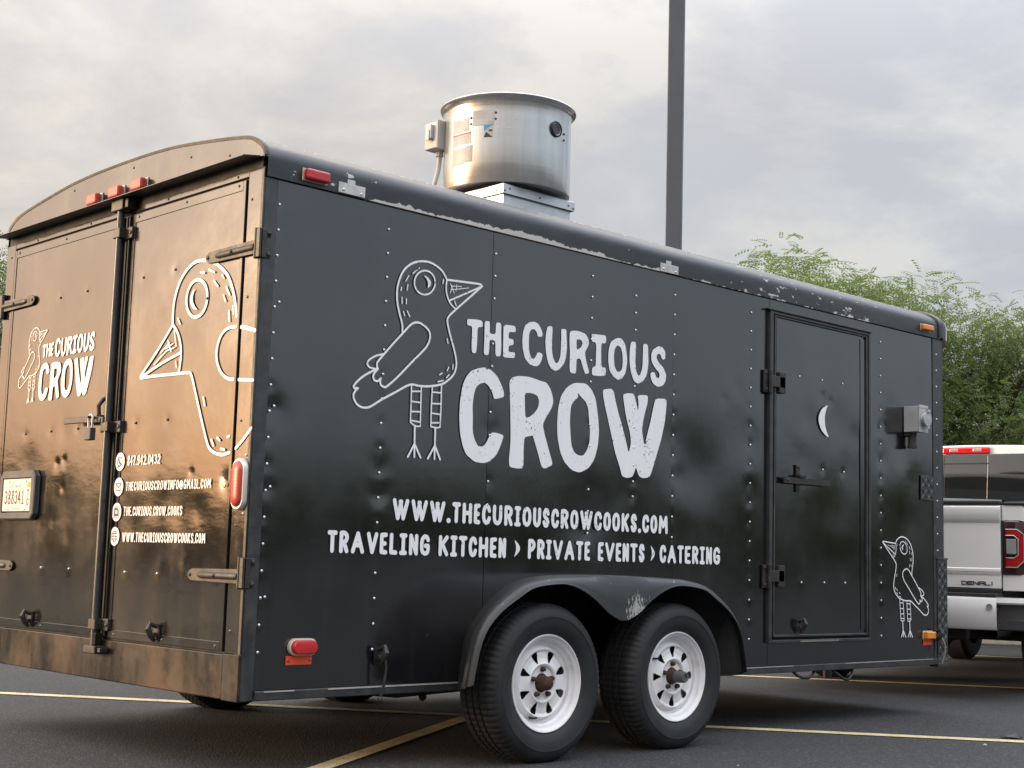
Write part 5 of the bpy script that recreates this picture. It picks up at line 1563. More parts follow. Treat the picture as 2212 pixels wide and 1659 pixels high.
# ---------------------------------------------------------------- exhaust fan on the roof
FX, FY = 2.36, 1.15
dm = MB()
dm.lathe([(0.300, 2.910), (0.352, 2.888), (0.357, 2.885), (0.360, 2.891), (0.360, 3.10), (0.359, 3.28), (0.360, 3.340), (0.366, 3.352), (0.378, 3.362), (0.385, 3.366), (0.388, 3.372), (0.385, 3.378), (0.372, 3.377), (0.352, 3.362), (0.345, 3.10), (0.33, 2.93)], (FX, FY, 0), 'z', 96)
fan = dm.build('exhaust_fan', 'drum', tr, smooth=True, ang=40)
MB().lathe([(0.340, 2.960), (0.20, 2.95), (0.001, 2.95)], (FX, FY, 0), 'z', 48).build('fan_floor', 'galv', fan, smooth=True)
MB().lathe([(0.180, 2.900), (0.352, 2.8885)], (FX, FY, 0.0005), 'z', 72).build('fan_underside', 'galv', fan, smooth=True)
MB().lathe([(0.20, 3.10), (0.24, 3.30), (0.235, 3.375), (0.12, 3.392), (0.001, 3.395)], (FX, FY, 0), 'z', 48).build('motor_cover', 'galv', fan, smooth=True)
cx0, cx1, cy0, cy1 = 2.087, 2.643, 0.880, 1.436
cb = MB()
i_ = 0.018
cb.loft([[(x, y, z) for x, y in ((cx0 + a, cy0 + a), (cx1 - a, cy0 + a), (cx1 - a, cy1 - a), (cx0 + a, cy1 - a))] for z, a in ((2.50, i_), (2.825, i_))], True)
cb.build('roof_curb', 'galv', fan)
fl = MB()
fl.loft([[(x, y, z) for x, y in ((cx0 + a, cy0 + a), (cx1 - a, cy0 + a), (cx1 - a, cy1 - a), (cx0 + a, cy1 - a))] for z, a in ((2.818, 0.002), (2.818, 0.0), (2.868, 0.0), (2.872, 0.004), (2.876, 0.05), (2.884, 0.10))], True)
cf = fl.build('curb_cap', 'galv', fan)
for x, z in ((cx0 + 0.012, 2.832), (cx0 + 0.05, 2.848), (2.365, 2.842), (cx1 - 0.05, 2.842), (cx1 - 0.012, 2.832)):
    put_rivet(x, cy0 - 0.0005, z, cf, 'rivet_dark')
for y in (cy0 + 0.012, cy0 + 0.05, 1.15):
    put_rivet(cx0 - 0.0005, y, 2.838, cf, 'rivet_dark', 'x')
B('curb_sealant', 'alu', fan, (cx0 - 0.02, cx1 + 0.02, cy0 - 0.03, cy0 + 0.01, 2.548, 2.588), 0.004)


def on_drum(ang, z, rad=0.3605):
    return (FX + rad * math.cos(ang), FY + rad * math.sin(ang), z)


def drum_sheet(a0, a1, z0, z1, name, mat, rad=0.3612, par=None):
    n = 8
    m_ = MB()
    rows = [[on_drum(a0 + (a1 - a0) * i / n, z, rad) for i in range(n + 1)] for z in (z0, z1)]
    m_.loft(rows)
    return m_.build(name, mat, par or fan, smooth=True)


# stickers: angle measured round the drum, view direction is about 227 degrees
VA = 227.0


def fa(u):
    """u: -1 left silhouette .. 1 right silhouette"""
    return R(VA) + math.asin(max(-0.999, min(0.999, u)))


def zz(v, u=0):
    """v 0 at the drum's foot, 1 at the lip"""
    return 2.906 + (3.345 - 2.906) * v


ST = [(-.835, -.595, .63, .80, 'paper'), (-.535, -.215, .68, .875, 'paper'), (-.835, -.56, .46, .62, 'paper'), (-.84, -.64, .20, .43, 'paper'), (-.635, -.53, .225, .44, 'greysticker'), (-.36, -.23, .52, .68, 'paper')]
for i, (u0, u1, v0, v1, mt) in enumerate(ST):
    o = drum_sheet(fa(u0), fa(u1), zz(v0), zz(v1), 'fan_sticker', mt)
    a0, a1 = fa(u0), fa(u1)
    m_ = MB()

    def quad(p0, p1, q0, q1, mb, rad=0.3618):
        n = 4
        rows = [[on_drum(a0 + (a1 - a0) * (p0 + (p1 - p0) * j / n), zz(v0 + (v1 - v0) * q), rad) for j in range(n + 1)] for q in (q0, q1)]
        mb.loft(rows)
    if i in (0, 1):
        for r_ in range(5):
            quad(0.08, 0.55 + 0.3 * ((r_ * 7) % 3) / 3, 0.86 - r_ * 0.10, 0.89 - r_ * 0.10, m_)
        quad(0.74, 0.94, 0.06, 0.20, m_)
        m_.build('sticker_print', 'greyink', o)
    elif i == 2:
        quad(0.0, 1.0, 0.82, 0.93, m_)
        m_.build('sticker_print', 'redink', o)
        m_ = MB()
        for r_ in range(5):
            quad(0.05 + r_ * 0.19, 0.15 + r_ * 0.19, 0.58, 0.72, m_)
        for r_ in range(3):
            quad(0.08, 0.9, 0.14 + r_ * 0.13, 0.18 + r_ * 0.13, m_)
        m_.build('sticker_print', 'greyink', o)
    elif i == 3:
        for r_ in range(9):
            quad(0.08, 0.92, 0.07 + r_ * 0.10, 0.12 + r_ * 0.10, m_)
        m_.build('sticker_print', 'greyink', o)
    elif i == 4:
        quad(0.35, 0.60, 0.1, 0.25, m_)
        quad(0.35, 0.75, 0.72, 0.78, m_)
        m_.build('sticker_print', 'paper', o)
    else:
        n = 6
        def pt(p, q):
            return on_drum(a0 + (a1 - a0) * p, zz(v0 + (v1 - v0) * q), 0.3626)
        m_.add([pt(0, 1), pt(1, 1), pt(0, .5)], [(0, 1, 2)])
        m_.build('sticker_print', 'blue', o)
        m_ = MB()
        m_.add([pt(0, 0), pt(.25, .42), pt(1, 0)], [(0, 1, 2)])
        quad(0.55, 0.95, 0.45, 0.60, m_)
        m_.build('sticker_print', 'ink', o)
for u, v in ((-.565, .79), (-.565, .71), (-.19, .83), (-.19, .75), (.87, .70), (.87, .62)):
    p = on_drum(fa(u), zz(v), 0.361)
    MB().lathe([(0.007, 0), (0.005, 0.004), (0.001, 0.005)], (0, 0, 0), 'x', 8).build('fan_screw', 'ink', fan, loc=p).rotation_euler = (0, 0, fa(u))
pp = on_drum(fa(.735), zz(.715), 0.358)
po = MB().lathe([(0.045, 0.0), (0.045, 0.010), (0.041, 0.014), (0.037, 0.014), (0.036, 0.004)], (0, 0, 0), 'x', 32).build('fan_port', 'cable', fan, smooth=True, loc=pp)
po.rotation_euler = (0, 0, fa(.735))
MB().lathe([(0.036, 0.006), (0.0345, 0.0075), (0.031, 0.0070)], (0, 0, 0), 'x', 32).build('port_ring', 'galv', po, smooth=True)
MB().lathe([(0.033, 0.004), (0.001, 0.004)], (0, 0, 0), 'x', 32).build('port_plug', 'plateframe', po, smooth=True)
# overlapping seam of the drum sheet
drum_sheet(fa(-.845), fa(-.84), zz(0.0), zz(.98), 'drum_seam', 'galv', 0.3625)
# junction box and its conduit
jb = MB().box(2.012, 2.112, 1.36, 1.47, 3.145, 3.30)
jo = jb.build('junction_box', 'greybox', fan, bevel=0.006)
MB().box(2.009, 2.115, 1.352, 1.3598, 3.140, 3.305).box(1.990, 2.0115, 1.39, 1.44, 3.20, 3.28).box(1.984, 1.9898, 1.40, 1.43, 3.19, 3.25).build('box_lid', 'greybox', jo, bevel=0.003)
MB().tube(catmull([(2.085, 1.42, 3.15), (2.086, 1.42, 3.10), (2.078, 1.42, 3.03), (2.055, 1.42, 2.95), (2.03, 1.42, 2.85), (2.0, 1.42, 2.56)], 4), 0.014, 10).tube([(2.085, 1.42, 3.146), (2.085, 1.42, 3.115)], 0.022, 8).build('conduit', 'greybox', jo, smooth=True, ang=40)

# ================================================================== padlock
pl = thing('padlock', 'small steel padlock hanging on the rear door hasp', 'padlock', (-0.075, 1.165, 1.3167))
MB().box(-0.014, 0.014, -0.027, 0.027, 0.0, 0.055).build('lock_body', 'plateframe', pl, bevel=0.004)
MB().tube(catmull([(0, -0.017, 0.050), (0, -0.017, 0.095), (0, -0.010, 0.109), (0, 0, 0.113), (0, 0.010, 0.109), (0, 0.017, 0.095), (0, 0.017, 0.050)], 4), 0.0052, 10).build('shackle', 'steel', pl, smooth=True)
MB().lathe([(0.009, 0.0), (0.007, 0.002), (0.001, 0.002)], (0, 0, 0), 'z', 12, -1).build('keyway', 'brass', pl, loc=(0, 0, -0.0005))

# ================================================================== pickup (local x forward from the tailgate, y left, z up)
tk = thing('pickup_truck', 'white pickup truck hitched in front of the black trailer, seen from behind', 'pickup truck', (6.122, 0.993, 0), R(12.77))


def T(name, mat, b, bevel=0.01, parent=None, **kw):
    return MB().box(*b).build(name, mat, parent or tk, bevel=bevel, **kw)


# tailgate with its pressed upper and lower bands
tg = MB()
tp = [(0.0, 0.752), (0.0, 0.86), (-0.006, 0.868), (-0.006, 0.885), (0.0, 0.893), (0.0, 1.205), (-0.014, 1.225), (-0.022, 1.30), (-0.018, 1.318), (0.0, 1.327), (0.05, 1.327), (0.05, 0.752)]
tg.prism([(a + 0.0, b) for a, b in tp], 'y', -0.772, 0.772)
tailgate = tg.build('tailgate', 'truck', tk, smooth=True, ang=30, bevel=0.004)
T('tailgate_moulding', 'chrome', (-0.004, 0.004, -0.768, 0.768, 0.846, 0.862), 0.002, tailgate)
T('tailgate_handle', 'truckgrey', (-0.006, 0.02, -0.13, 0.13, 1.13, 1.20), 0.008, tailgate)
# bed sides
for s in (-1, 1):
    bs = MB()
    def cs(x, o):
        pts = [(0.782, 0.74), (0.985 - o, 0.74), (1.0 - o, 0.86), (1.005 - o, 1.0), (1.0 - o, 1.18), (0.982 - o, 1.29), (0.955 - o, 1.325), (0.782, 1.327)]
        return [(x, s * p, q) for p, q in pts]
    bs.loft([cs(0.012, 0.055), cs(0.03, 0.025), cs(0.07, 0.006), cs(0.12, 0.0), cs(1.88, 0.0)], True)
    n = len(bs.v)
    k0 = n - 40
    bs.f.append(tuple(range(k0, k0 + 8)))
    bs.build('bed_side', 'truck', tk, smooth=True, ang=45)
bf = MB()
for s in (-1, 1):
    bf.box(0.6, 1.9, s * 0.78 - 0.0, s * 0.99, 0.55, 0.74)
bf.box(0.06, 1.88, -0.78, 0.78, 0.62, 0.80)
bf.build('bed_floor', 'truckgrey', tk)
rc = MB()
rc.box(-0.012, 0.06, -0.775, 0.775, 1.3275, 1.362)
rc.build('tailgate_cap', 'truckgrey', tailgate, bevel=0.012, segs=3)
for s in (-1, 1):
    T('bed_rail_cap', 'truckgrey', (0.0, 1.9, min(s * 0.79, s * 0.985), max(s * 0.79, s * 0.985), 1.328, 1.352), 0.01)
tn = MB().loft([[(x, y, z + 0.025 * math.cos(y * 1.7)) for y in np.linspace(-0.76, 0.76, 13)] for x, z in ((0.02, 1.345), (0.10, 1.362), (1.0, 1.372), (1.86, 1.375), (1.88, 1.33))])
tn.build('tonneau_cover', 'truckgrey', tk, smooth=True)
# tail lamps
for s in (-1, 1):
    Y = lambda a: s * a
    m_ = MB()
    prof_ = [(0.004, 0.786), (-0.004, 0.80), (0.0, 0.90), (0.03, 0.985), (0.10, 1.012), (0.26, 1.016)]
    m_.loft([[(x + dx, Y(y), z) for x, y in prof_] for z, dx in ((0.846, 0.012), (0.856, 0.0), (1.10, -0.004), (1.212, 0.0), (1.224, 0.012))])
    m_.loft([[(x + 0.012, Y(y), 0.846) for x, y in prof_], [(x + 0.05, Y(y * 0.97), 0.846) for x, y in prof_]])
    m_.loft([[(x + 0.012, Y(y), 1.224) for x, y in prof_], [(x + 0.05, Y(y * 0.97), 1.224) for x, y in prof_]])
    tl = m_.build('tail_lamp', 'taildark', tk, smooth=True, ang=40)
    m_ = MB()
    # C shaped red band and the clear reversing lamp inside
    cx = [(0.81, 1.16), (0.885, 1.16), (0.93, 1.125), (0.93, 0.945), (0.885, 0.90), (0.81, 0.90)]
    ci = [(0.81, 1.118), (0.865, 1.118), (0.892, 1.095), (0.892, 0.985), (0.865, 0.965), (0.81, 0.965)]
    lx = lambda y: -0.012 + max(0, (y - 0.88)) * 0.30
    m_.loft([[(lx(p) - 0.001, Y(p), q) for p, q in cx], [(lx(p) - 0.006, Y(p), q) for p, q in [(a + (0.85 - a) * .06, b + (1.03 - b) * .04) for a, b in cx]], [(lx(p) - 0.006, Y(p), q) for p, q in ci]])
    m_.build('lamp_band', 'tailred', tl, smooth=True, ang=30)
    e_ = MB()
    e_.tube([(lx(p) - 0.006, Y(p), q) for p, q in cx], 0.004, 6)
    e_.tube([(lx(p) - 0.006, Y(p), q) for p, q in ci], 0.004, 6)
    e_.build('lamp_edge', 'clear', tl, smooth=True)
    MB().box(-0.016, -0.006, min(Y(.812), Y(.880)), max(Y(.812), Y(.880)), 0.99, 1.095).build('reversing_lamp', 'clear', tl, bevel=0.008)
    T('lamp_surround', 'truckgrey', (-0.002, 0.05, min(Y(.776), Y(.786)), max(Y(.776), Y(.786)), 0.846, 1.224), 0.002, tl)
# bumper
bp = MB()
pth = [(-0.20, 0.0), (-0.20, 0.60), (-0.195, 0.785)]
rows = []
for z, dx in ((0.470, 0.05), (0.474, 0.015), (0.49, 0.0), (0.60, -0.012), (0.675, -0.006), (0.690, 0.004), (0.694, 0.03), (0.694, 0.20)):
    rows.append([(-0.20 + dx + 0.03 * (abs(y) / 0.785) ** 4, y, z) for y in np.linspace(-0.785, 0.785, 25)])
bp.loft(rows)
bumper = bp.build('rear_bumper', 'truck', tk, smooth=True, ang=40)
for s in (-1, 1):
    m_ = MB()
    ys = [0.786, 0.90, 0.975, 1.0, 1.0]
    xs2 = [-0.165, -0.145, -0.10, -0.02, 0.25]
    m_.loft([[(x + dx, s * y, z) for x, y in zip(xs2, ys)] for z, dx in ((0.648, 0.0), (0.66, -0.012), (0.690, -0.008), (0.694, 0.03))])
    m_.build('bumper_corner', 'truck', bumper, smooth=True)
    m_ = MB()
    m_.loft([[(x + dx, s * y, z) for x, y in zip(xs2, ys)] for z, dx in ((0.470, 0.03), (0.48, 0.0), (0.54, 0.0), (0.555, 0.05), (0.647, 0.06))])
    m_.build('corner_step', 'truckgrey', bumper, smooth=True)
    MB().lathe([(0.021, 0.004), (0.021, -0.004), (0.017, -0.004), (0.016, 0.0), (0.001, 0.0)], (0, 0, 0), 'x', 20).build('parking_sensor', 'clear', bumper, smooth=True, loc=(-0.196, s * 0.742, 0.629))
T('bumper_top_pad', 'truckgrey', (-0.17, 0.05, -0.78, 0.78, 0.6945, 0.718), 0.006, bumper)
T('tailgate_sill', 'truckgrey', (-0.02, 0.05, -0.772, 0.772, 0.718, 0.748), 0.004)
T('hitch_receiver', 'under', (-0.28, 0.4, -0.04, 0.04, 0.38, 0.46), 0.004)
T('hitch_crossbar', 'under', (-0.06, 0.02, -0.55, 0.55, 0.40, 0.468), 0.008)
MB().tube([(0.9, -0.60, 0.44), (0.30, -0.64, 0.44), (0.16, -0.66, 0.435)], 0.040, 14, False).build('exhaust_pipe', 'under', tk, smooth=True)
T('spare_tyre', 'tyre', (0.35, 1.05, -0.36, 0.36, 0.36, 0.56), 0.08, segs=4)
MB().tube([(1.05, -0.85, 0.40), (1.05, 0.85, 0.40)], [0.045] * 2, 12).dome((1.05, 0, 0.40), 0.14, '-x', 1.0, 14).build('rear_axle', 'under', tk, smooth=True)
# cab, bonnet and front as one skin
SEC = [(1.9, 1.0, 1.905), (1.93, 1.0, 1.918), (2.6, 1.0, 1.935), (3.3, 1.0, 1.92), (3.62, 1.0, 1.80), (4.25, 1.0, 1.36), (4.35, .99, 1.33), (5.2, .97, 1.27), (5.5, .94, 1.20), (5.62, .88, 1.05)]
cbm = MB()
rows = []
for x, w, top in SEC:
    belt = min(1.33, top - 0.02)
    t = max(0.0, (top - belt) / 0.6)
    hw = [0.93 * w, 0.985 * w, 1.0 * w, 0.965 * w, (0.965 - 0.13 * t) * w, (0.965 - 0.245 * t) * w, (0.965 - 0.31 * t) * w, (0.965 - 0.42 * t) * w, 0.30 * w, 0.0]
    hz = [0.42, 0.55, 1.0, belt, belt + (top - belt) * 0.5, belt + (top - belt) * 0.86, belt + (top - belt) * 0.945, belt + (top - belt) * 0.985, top, top + 0.004]
    half = [(x, -a, b) for a, b in zip(hw, hz)]
    rows.append(half + [(x, -b_[1], b_[2]) for b_ in reversed(half[:-1])])
cbm.loft(rows)
n = len(rows[0])
cbm.f.append(tuple(range(n - 1, -1, -1)))
cbm.f.append(tuple(range(len(cbm.v) - n, len(cbm.v))))
cbm.build('cab_body', 'truck', tk, smooth=True, ang=35)
# rear window: three panes in a black surround, and the high brake lamp
rw = MB()


def winq(y0, y1, z0, z1, x):
    def xx(z):
        return x + 0.0 * z
    return [(xx(z0), y0, z0), (xx(z0), y1, z0), (xx(z1), y1, z1), (xx(z1), y0, z1)]


wq = MB()
wq.prism([(-0.80, 1.385), (0.80, 1.385), (0.70, 1.825), (0.66, 1.842), (-0.66, 1.842), (-0.70, 1.825)], 'x', 1.845, 1.864)
wq.v = [(x + (z - 1.6) * 0.125, y, z) for x, y, z in wq.v]
win = wq.build('rear_window', 'truckglass', tk, bevel=0.004)
for y0, y1, a0, a1 in ((-0.78, -0.1805, -0.70, -0.1805), (-0.1735, 0.1735, -0.1735, 0.1735), (0.1805, 0.78, 0.1805, 0.70)):
    m_ = MB()
    top_ = 1.758 if y0 == -0.1735 else 1.828
    m_.prism([(y0, 1.40), (y1, 1.40), (a1, top_), (a0, top_)], 'x', 1.839, 1.8445)
    m_.v = [(x + (z - 1.6) * 0.125, y, z) for x, y, z in m_.v]
    m_.build('window_pane', 'truckglass', win, bevel=0.001)
T('slider_rail', 'truckgrey', (1.852, 1.858, -0.19, 0.19, 1.7595, 1.768), 0.001, win)
br = MB().box(1.868, 1.90, -0.195, 0.20, 1.845, 1.902)
brk = br.build('brake_lamp', 'brake_red', tk, bevel=0.014, segs=3)
for y in (-0.095, 0.10):
    MB().box(1.8655, 1.872, y - 0.036, y + 0.036, 1.862, 1.888).build('cargo_lamp', 'clear', brk, bevel=0.004)
# side windows, windscreen, lamps and wheels (mostly hidden from here)
for s in (-1, 1):
    for x0, x1 in ((2.06, 2.80), (2.86, 3.60)):
        m_ = MB()
        m_.add([(x0, s * 0.984, 1.345), (x1, s * 0.984, 1.345), (x1 - 0.02 - (0.13 if x1 > 3 else 0), s * 0.812, 1.79), (x0 + 0.05, s * 0.812, 1.79)], [(0, 1, 2, 3)])
        m_.build('side_window', 'truckglass', tk)
    MB().box(3.55, 3.68, min(s * 1.06, s * 1.24), max(s * 1.06, s * 1.24), 1.30, 1.50).box(3.56, 3.62, min(s * .96, s * 1.07), max(s * .96, s * 1.07), 1.33, 1.38).build('wing_mirror', 'truck', tk, bevel=0.03)
    T('headlight', 'clear', (5.50, 5.625, min(s * 0.58, s * 0.86), max(s * 0.58, s * 0.86), 0.92, 1.08), 0.02)
ws = MB()
ws.add([(3.66, -0.70, 1.785), (3.66, 0.70, 1.785), (4.22, 0.86, 1.395), (4.22, -0.86, 1.395)], [(0, 1, 2, 3)])
ws.build('windscreen', 'truckglass', tk, loc=(0.006, 0, 0.008))
T('grille', 'truckgrey', (5.60, 5.635, -0.55, 0.55, 0.62, 1.02), 0.01)
for x in (1.05, 4.60):
    for s in (-1, 1):
        m_ = MB().lathe([(0.24, 0.02), (0.30, 0.0), (0.36, 0.01), (0.395, 0.05), (0.395, 0.22), (0.36, 0.26), (0.24, 0.26)], (0, 0, 0), 'y', 56, -s)
        o = m_.build('wheel', 'tyre', tk, smooth=True, loc=(x, s * 0.985, 0.395))
        MB().lathe([(0.25, 0.03), (0.24, 0.02), (0.235, 0.05), (0.10, 0.07), (0.08, 0.03), (0.001, 0.03)], (0, 0, 0), 'y', 40, -s).build('rim', 'chrome', o, smooth=True)
        B('wheel_arch', 'under', tk, (x - 0.46, x + 0.46, min(s * .70, s * 0.975), max(s * .70, s * 0.975), 0.56, 0.80), 0.02)
# raised badge lettering on the tailgate, wide block capitals
BADGE = {'D': [[(0, 0), (0, 1), (.8, 1), (1, .8), (1, .2), (.8, 0), (0, 0)]], 'E': [[(1, 1), (0, 1), (0, 0), (1, 0)], [(0, .5), (.9, .5)]], 'N': [[(0, 0), (0, 1), (1, 0), (1, 1)]],
         'A': [[(0, 0), (0, .8), (.2, 1), (1, 1), (1, 0)], [(0, .45), (1, .45)]], 'L': [[(0, 1), (0, 0), (1, 0)]], 'I': [[(.5, 0), (.5, 1)]]}
bd = MB()
a = -0.503
k = 0
for c in 'DENALI':
    w_ = 0.010 if c == 'I' else 0.032
    bf_ = lambda p, q, l: (-0.0045 - l, p, q)
    z0 = 0.794 + (a + 0.503) * 0.0
    k = strokes(bd, bf_, [(0.0075, [(a - w_ * p, 0.775 + 0.021 * q) for p, q in st]) for st in BADGE[c]], k, False)
    a -= w_ + 0.0085
bd.build('badge_lettering', 'ink', tailgate)

# ================================================================== light pole
lp = thing('light_pole', 'tall grey square steel light pole rising behind the trailer roof', 'light pole', (7.02, 3.84, 0), R(34))
m_ = MB()
h_ = 0.072
m_.loft([[(x * h_, y * h_, z) for x, y in ((-1, -.9), (-.9, -1), (.9, -1), (1, -.9), (1, .9), (.9, 1), (-.9, 1), (-1, .9))] for z in (0.6, 9.0)], True)
m_.build('pole_shaft', 'pole', lp)
MB().lathe([(0.001, 0.62), (0.29, 0.62), (0.30, 0.60), (0.30, 0.0)], (0, 0, 0), 'z', 32).build('pole_footing', 'concrete', lp, smooth=True, ang=40)
MB().box(-0.15, 0.15, -0.15, 0.15, 0.62, 0.645).build('base_plate', 'pole', lp, bevel=0.004)
hd = MB().box(-0.06, 0.06, -0.95, 0.95, 8.90, 8.98)
hd.box(-0.22, 0.22, 0.55, 1.25, 8.88, 9.02).box(-0.22, 0.22, -1.25, -0.55, 8.88, 9.02)
lh = hd.build('lamp_head', 'pole', lp, bevel=0.02)
MB().box(-0.18, 0.18, 0.62, 1.18, 8.865, 8.879).box(-0.18, 0.18, -1.18, -0.62, 8.865, 8.879).build('lamp_lens', 'lampglass', lh)

# ================================================================== trees
def frond_template(pairs=9, L=0.30):
    """a feathery compound leaf: paired narrow leaflets along a drooping stalk"""
    v, f = [], []
    for i in range(pairs):
        t = (i + 0.6) / pairs
        x, z = L * t, -0.10 * t * t
        ll = 0.082 * (1 - 0.45 * abs(t - 0.45)) * (L / 0.30)
        w = 0.021
        for s in (-1, 1):
            k = len(v)
            ax, ay = 0.35, s * 0.94
            tx, ty = x + ax * ll, ay * ll
            v += [(x, 0, z), (x + ax * ll * .5 + w, ay * ll * .5, z - 0.006), (tx, ty, z - 0.026), (x + ax * ll * .5 - w, ay * ll * .5, z - 0.006)]
            f.append((k, k + 1, k + 2, k + 3))
    return np.array(v), np.array(f)


FV, FF = frond_template()


def fronds(pos, head, pitch, roll, scale, V=None, F=None):
    V = FV if V is None else V
    F = FF if F is None else F
    n = len(pos)
    ch, sh, cp, sp_, cr_, sr = np.cos(head), np.sin(head), np.cos(pitch), np.sin(pitch), np.cos(roll), np.sin(roll)
    Rm = np.zeros((n, 3, 3))
    Rm[:, 0, 0] = ch * cp; Rm[:, 0, 1] = ch * sp_ * sr - sh * cr_; Rm[:, 0, 2] = ch * sp_ * cr_ + sh * sr
    Rm[:, 1, 0] = sh * cp; Rm[:, 1, 1] = sh * sp_ * sr + ch * cr_; Rm[:, 1, 2] = sh * sp_ * cr_ - ch * sr
    Rm[:, 2, 0] = -sp_; Rm[:, 2, 1] = cp * sr; Rm[:, 2, 2] = cp * cr_
    P_ = np.einsum('nij,kj->nki', Rm, V) * scale[:, None, None] + pos[:, None, :]
    m = len(V)
    faces = (F[None, :, :] + (np.arange(n) * m)[:, None, None]).reshape(-1, F.shape[1])
    return P_.reshape(-1, 3), faces


def leaf_mesh(name, P_, F):
    me = bpy.data.meshes.new(name)
    nv, nf = len(P_), len(F)
    me.vertices.add(nv)
    me.vertices.foreach_set('co', P_.astype(np.float32).ravel())
    me.loops.add(nf * F.shape[1])
    me.loops.foreach_set('vertex_index', F.astype(np.int32).ravel())
    me.polygons.add(nf)
    me.polygons.foreach_set('loop_start', np.arange(0, nf * F.shape[1], F.shape[1], dtype=np.int32))
    me.polygons.foreach_set('loop_total', np.full(nf, F.shape[1], dtype=np.int32))
    me.update(calc_edges=True)
    return me


def crown_mesh(name, seed, nclump=215, per=76):
    """foliage of a unit tree: rad 1 round the axis, height 0..1 of the crown; layered sprays with sky between"""
    rng = np.random.default_rng(seed)
    cen = []
    while len(cen) < nclump:
        p = rng.uniform(-1, 1, 3)
        r = np.linalg.norm(p)
        if r > 1 or r < 0.30:
            continue
        # uneven outline: bulges and hollows
        k = 0.80 + 0.26 * noise.noise(Vector(tuple(p / r * 2.1)) + Vector((seed, 0, 0))) + 0.10 * noise.noise(Vector(tuple(p / r * 5.0)))
        cen.append((p[0] * k, p[1] * k, 0.46 + p[2] * k * 0.54))
    cen = np.array(cen)
    n = nclump * per
    ci = np.repeat(np.arange(nclump), per)
    size = rng.uniform(0.11, 0.20, nclump)[ci]
    g = rng.normal(size=(n, 3))
    g = g / np.linalg.norm(g, axis=1)[:, None] * (rng.uniform(0, 1, n) ** 0.45)[:, None]
    pos = cen[ci] + g * size[:, None] * np.array((1.15, 1.15, 0.62))
    head = np.arctan2(g[:, 1], g[:, 0]) + rng.normal(size=n) * 0.7
    pitch = 0.25 - 0.5 * g[:, 2] + rng.normal(size=n) * 0.40
    roll = rng.normal(size=n) * 0.5
    sc = rng.uniform(0.34, 0.62, n)
    P_, F = fronds(pos * np.array((2.4, 2.4, 3.2)), head, pitch, roll, sc, FV, FF)
    return leaf_mesh(name, P_, F), cen * np.array((2.4, 2.4, 3.2))


FV, FF = frond_template(5)
CROWNS = [crown_mesh('crown', 31), crown_mesh('crown', 57)]
for me_, c_ in CROWNS:
    me_.materials.append(M['leaf'])


def tree(label, x, y, h, rad, lo, which, rz, group='young honey locust trees beyond the lot'):
    t = thing('locust_tree', label, 'tree', (x, y, 0), 0, group)
    me_, cen = CROWNS[which]
    S = Vector((rad / 2.4, rad / 2.4, (h - lo) / 3.2))
    c = bpy.data.objects.new('crown', me_)
    COL.objects.link(c)
    c.parent = t
    c.location = (0, 0, lo)
    c.rotation_euler = (0, 0, rz)
    c.scale = S
    rng = np.random.default_rng(int(x * 100))
    fork = lo * 0.95
    MB().tube([(0, 0, 0), (0.03, 0.02, fork * 0.5), (0.0, 0.03, fork)], [0.13, 0.10, 0.085], 10).build('trunk', 'bark', t, smooth=True)
    cw = [np.array((p[0] * math.cos(rz) - p[1] * math.sin(rz), p[0] * math.sin(rz) + p[1] * math.cos(rz), p[2])) * np.array(S) + np.array((0, 0, lo)) for p in cen[:80]]
    nl = 7
    forks = []
    for i in range(nl):
        a = 2 * PI * i / nl + rng.uniform(-.3, .3)
        p0 = np.array((0, 0, fork * rng.uniform(0.82, 1.0)))
        p3 = np.array((math.cos(a) * rad * 0.5, math.sin(a) * rad * 0.5, lo + (h - lo) * rng.uniform(0.3, 0.75)))
        path = catmull([tuple(p0), tuple(p0 * 0.55 + p3 * 0.45 + np.array((0, 0, 0.15 * rad))), tuple(p3)], 5)
        MB().tube(path, list(np.linspace(0.06, 0.022, len(path))), 7).build('limb', 'bark', t, smooth=True)
        forks += [np.array(q) for q in path[3:]]
    tw = MB()
    for q in cw:
        f0 = min(forks, key=lambda p: np.linalg.norm(p - q) + 0.6 * max(0, p[2] - q[2]))
        tw.tube(catmull([tuple(f0), tuple((f0 + q) / 2 + np.array((0, 0, 0.06))), tuple(q)], 3), [0.016, 0.014, 0.012, 0.010, 0.008, 0.006, 0.004], 5)
    o = tw.build('twigs', 'bark', t, smooth=True)
    o['kind'] = 'stuff'
    return t


tree('leafy green tree straight behind the trailer roof, leftmost of those at right', 13.5, 7.0, 5.35, 3.2, 2.0, 0, 0.4)
tree('leafy green tree rising right behind the front end of the trailer', 15.0, 5.1, 4.7, 2.3, 1.5, 1, 2.1)
tree('dense green tree directly above the white pickup cab', 15.6, 2.9, 4.0, 2.3, 1.1, 0, 3.3)
tree('green tree at the right edge of the picture beyond the pickup', 15.0, 0.6, 4.2, 2.3, 1.1, 1, 4.6)
tree('green tree farther back, glimpsed low between the right-hand trees', 19.5, 5.0, 4.5, 2.7, 1.0, 0, 5.2)
tree('tree half hidden at the left edge behind the trailer back doors', 3.05, 12.65, 5.2, 2.5, 1.3, 1, 0.9)
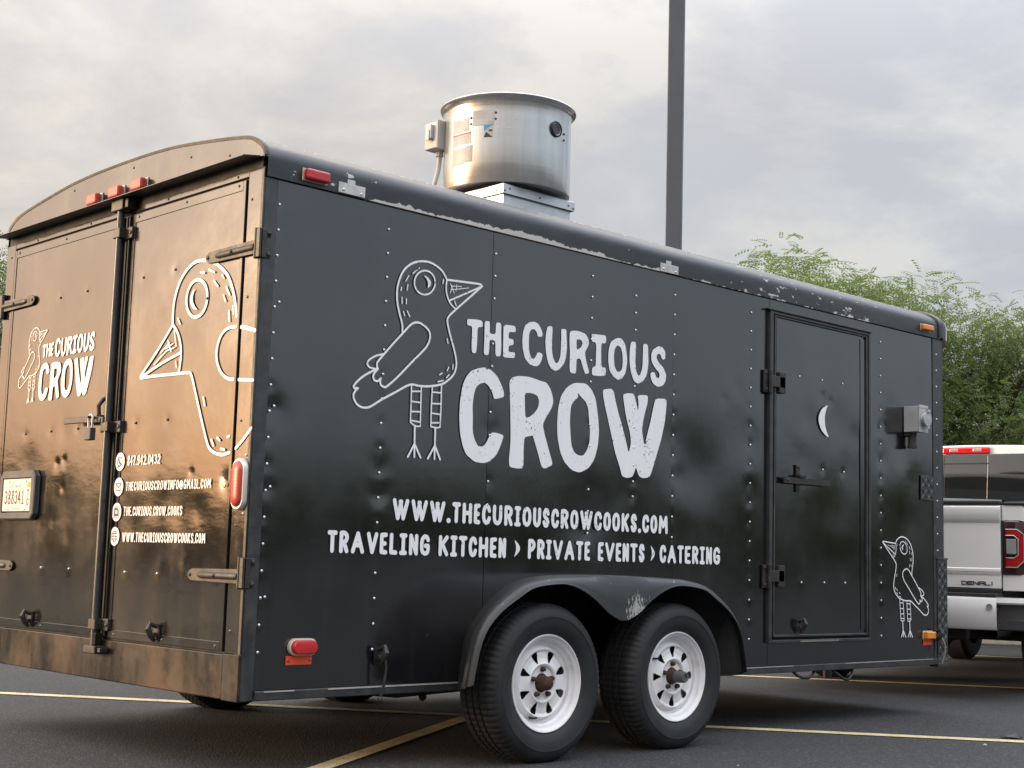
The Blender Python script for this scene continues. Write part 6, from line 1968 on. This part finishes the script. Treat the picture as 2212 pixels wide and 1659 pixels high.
# far ring of woods round the lot (behind the viewer it is what the glossy side mirrors)
rng = np.random.default_rng(99)
N = 80000
az = rng.uniform(0, 2 * PI, N)
dist = rng.uniform(62, 82, N)
lift = np.array([noise.noise(Vector((math.cos(a) * 4.0, math.sin(a) * 4.0, 0.3))) + 0.6 * noise.noise(Vector((math.cos(a) * 13.0, math.sin(a) * 13.0, 4.3))) for a in az])
dsun = np.abs((az - R(SUN_AZ) + PI) % (2 * PI) - PI)
top = np.clip(5.6 + 2.4 * lift, 1.6, None) * np.clip(0.32 + dsun * 0.9, 0.32, 1.0)
zpos = top * rng.uniform(0, 1, N) ** 0.7
pos = np.stack([np.cos(az) * dist, np.sin(az) * dist, zpos], 1)
LV = np.array([(-.5, -.35, 0), (.1, -.5, .1), (.55, 0, -.05), (.1, .5, .1), (-.45, .4, 0)])
LF = np.array([(0, 1, 2, 3, 4)])
P_, F = fronds(pos, rng.uniform(0, 6.28, N), rng.normal(size=N) * 0.9, rng.normal(size=N) * 0.9, rng.uniform(0.45, 0.95, N), LV, LF)
wd = link('far_woods', leaf_mesh('far_woods', P_, F), 'leaf_far')
wd['kind'] = 'stuff'
wd['label'] = 'dark line of far trees round the parking lot'

# ================================================================== litter on the asphalt
m_ = MB()
rows = []
for i in range(9):
    t = i / 8
    w_ = 0.022 * math.sin(PI * t) ** 0.6 + 0.002
    rows.append([(0.13 * (t - 0.5), -w_ + 0.006 * math.sin(9 * t), 0.006 + 0.004 * math.sin(5 * t)), (0.13 * (t - 0.5), 0.0, 0.012 + 0.012 * math.sin(PI * t) + 0.004 * math.sin(11 * t)), (0.13 * (t - 0.5), w_ + 0.004 * math.sin(7 * t), 0.006)])
m_.loft(rows)
m_.loft([[(p[0], p[1], p[2] - 0.004) for p in r_] for r_ in rows])
o = m_.build('rubber_scrap', 'cable', None, smooth=True, loc=(4.14, -0.935, 0.0), ang=60)
o.rotation_euler = (0, 0, R(-30))
tag(o, 'small black rubber scrap lying on the near yellow line at right', 'litter')
for x, y, s, lb in ((3.70, -1.02, 0.013, 'tiny pale pebble on the asphalt at the lower right edge'), (2.02, -0.78, 0.006, 'tiny pale pebble on the asphalt just right of the rear wheel')):
    bm_ = MB()
    bm_.lathe([(0.001, 0.0), (0.9, 0.2), (1.0, 0.6), (0.7, 1.0), (0.001, 1.15)], (0, 0, 0), 'z', 7)
    bm_.v = [(a * s * (1 + 0.25 * math.sin(i * 2.1)), b * s * 0.8, c * s * 0.8) for i, (a, b, c) in enumerate(bm_.v)]
    o = bm_.build('pebble', 'stone', None, smooth=True, loc=(x, y, 0.0), ang=30)
    tag(o, lb, 'stone')
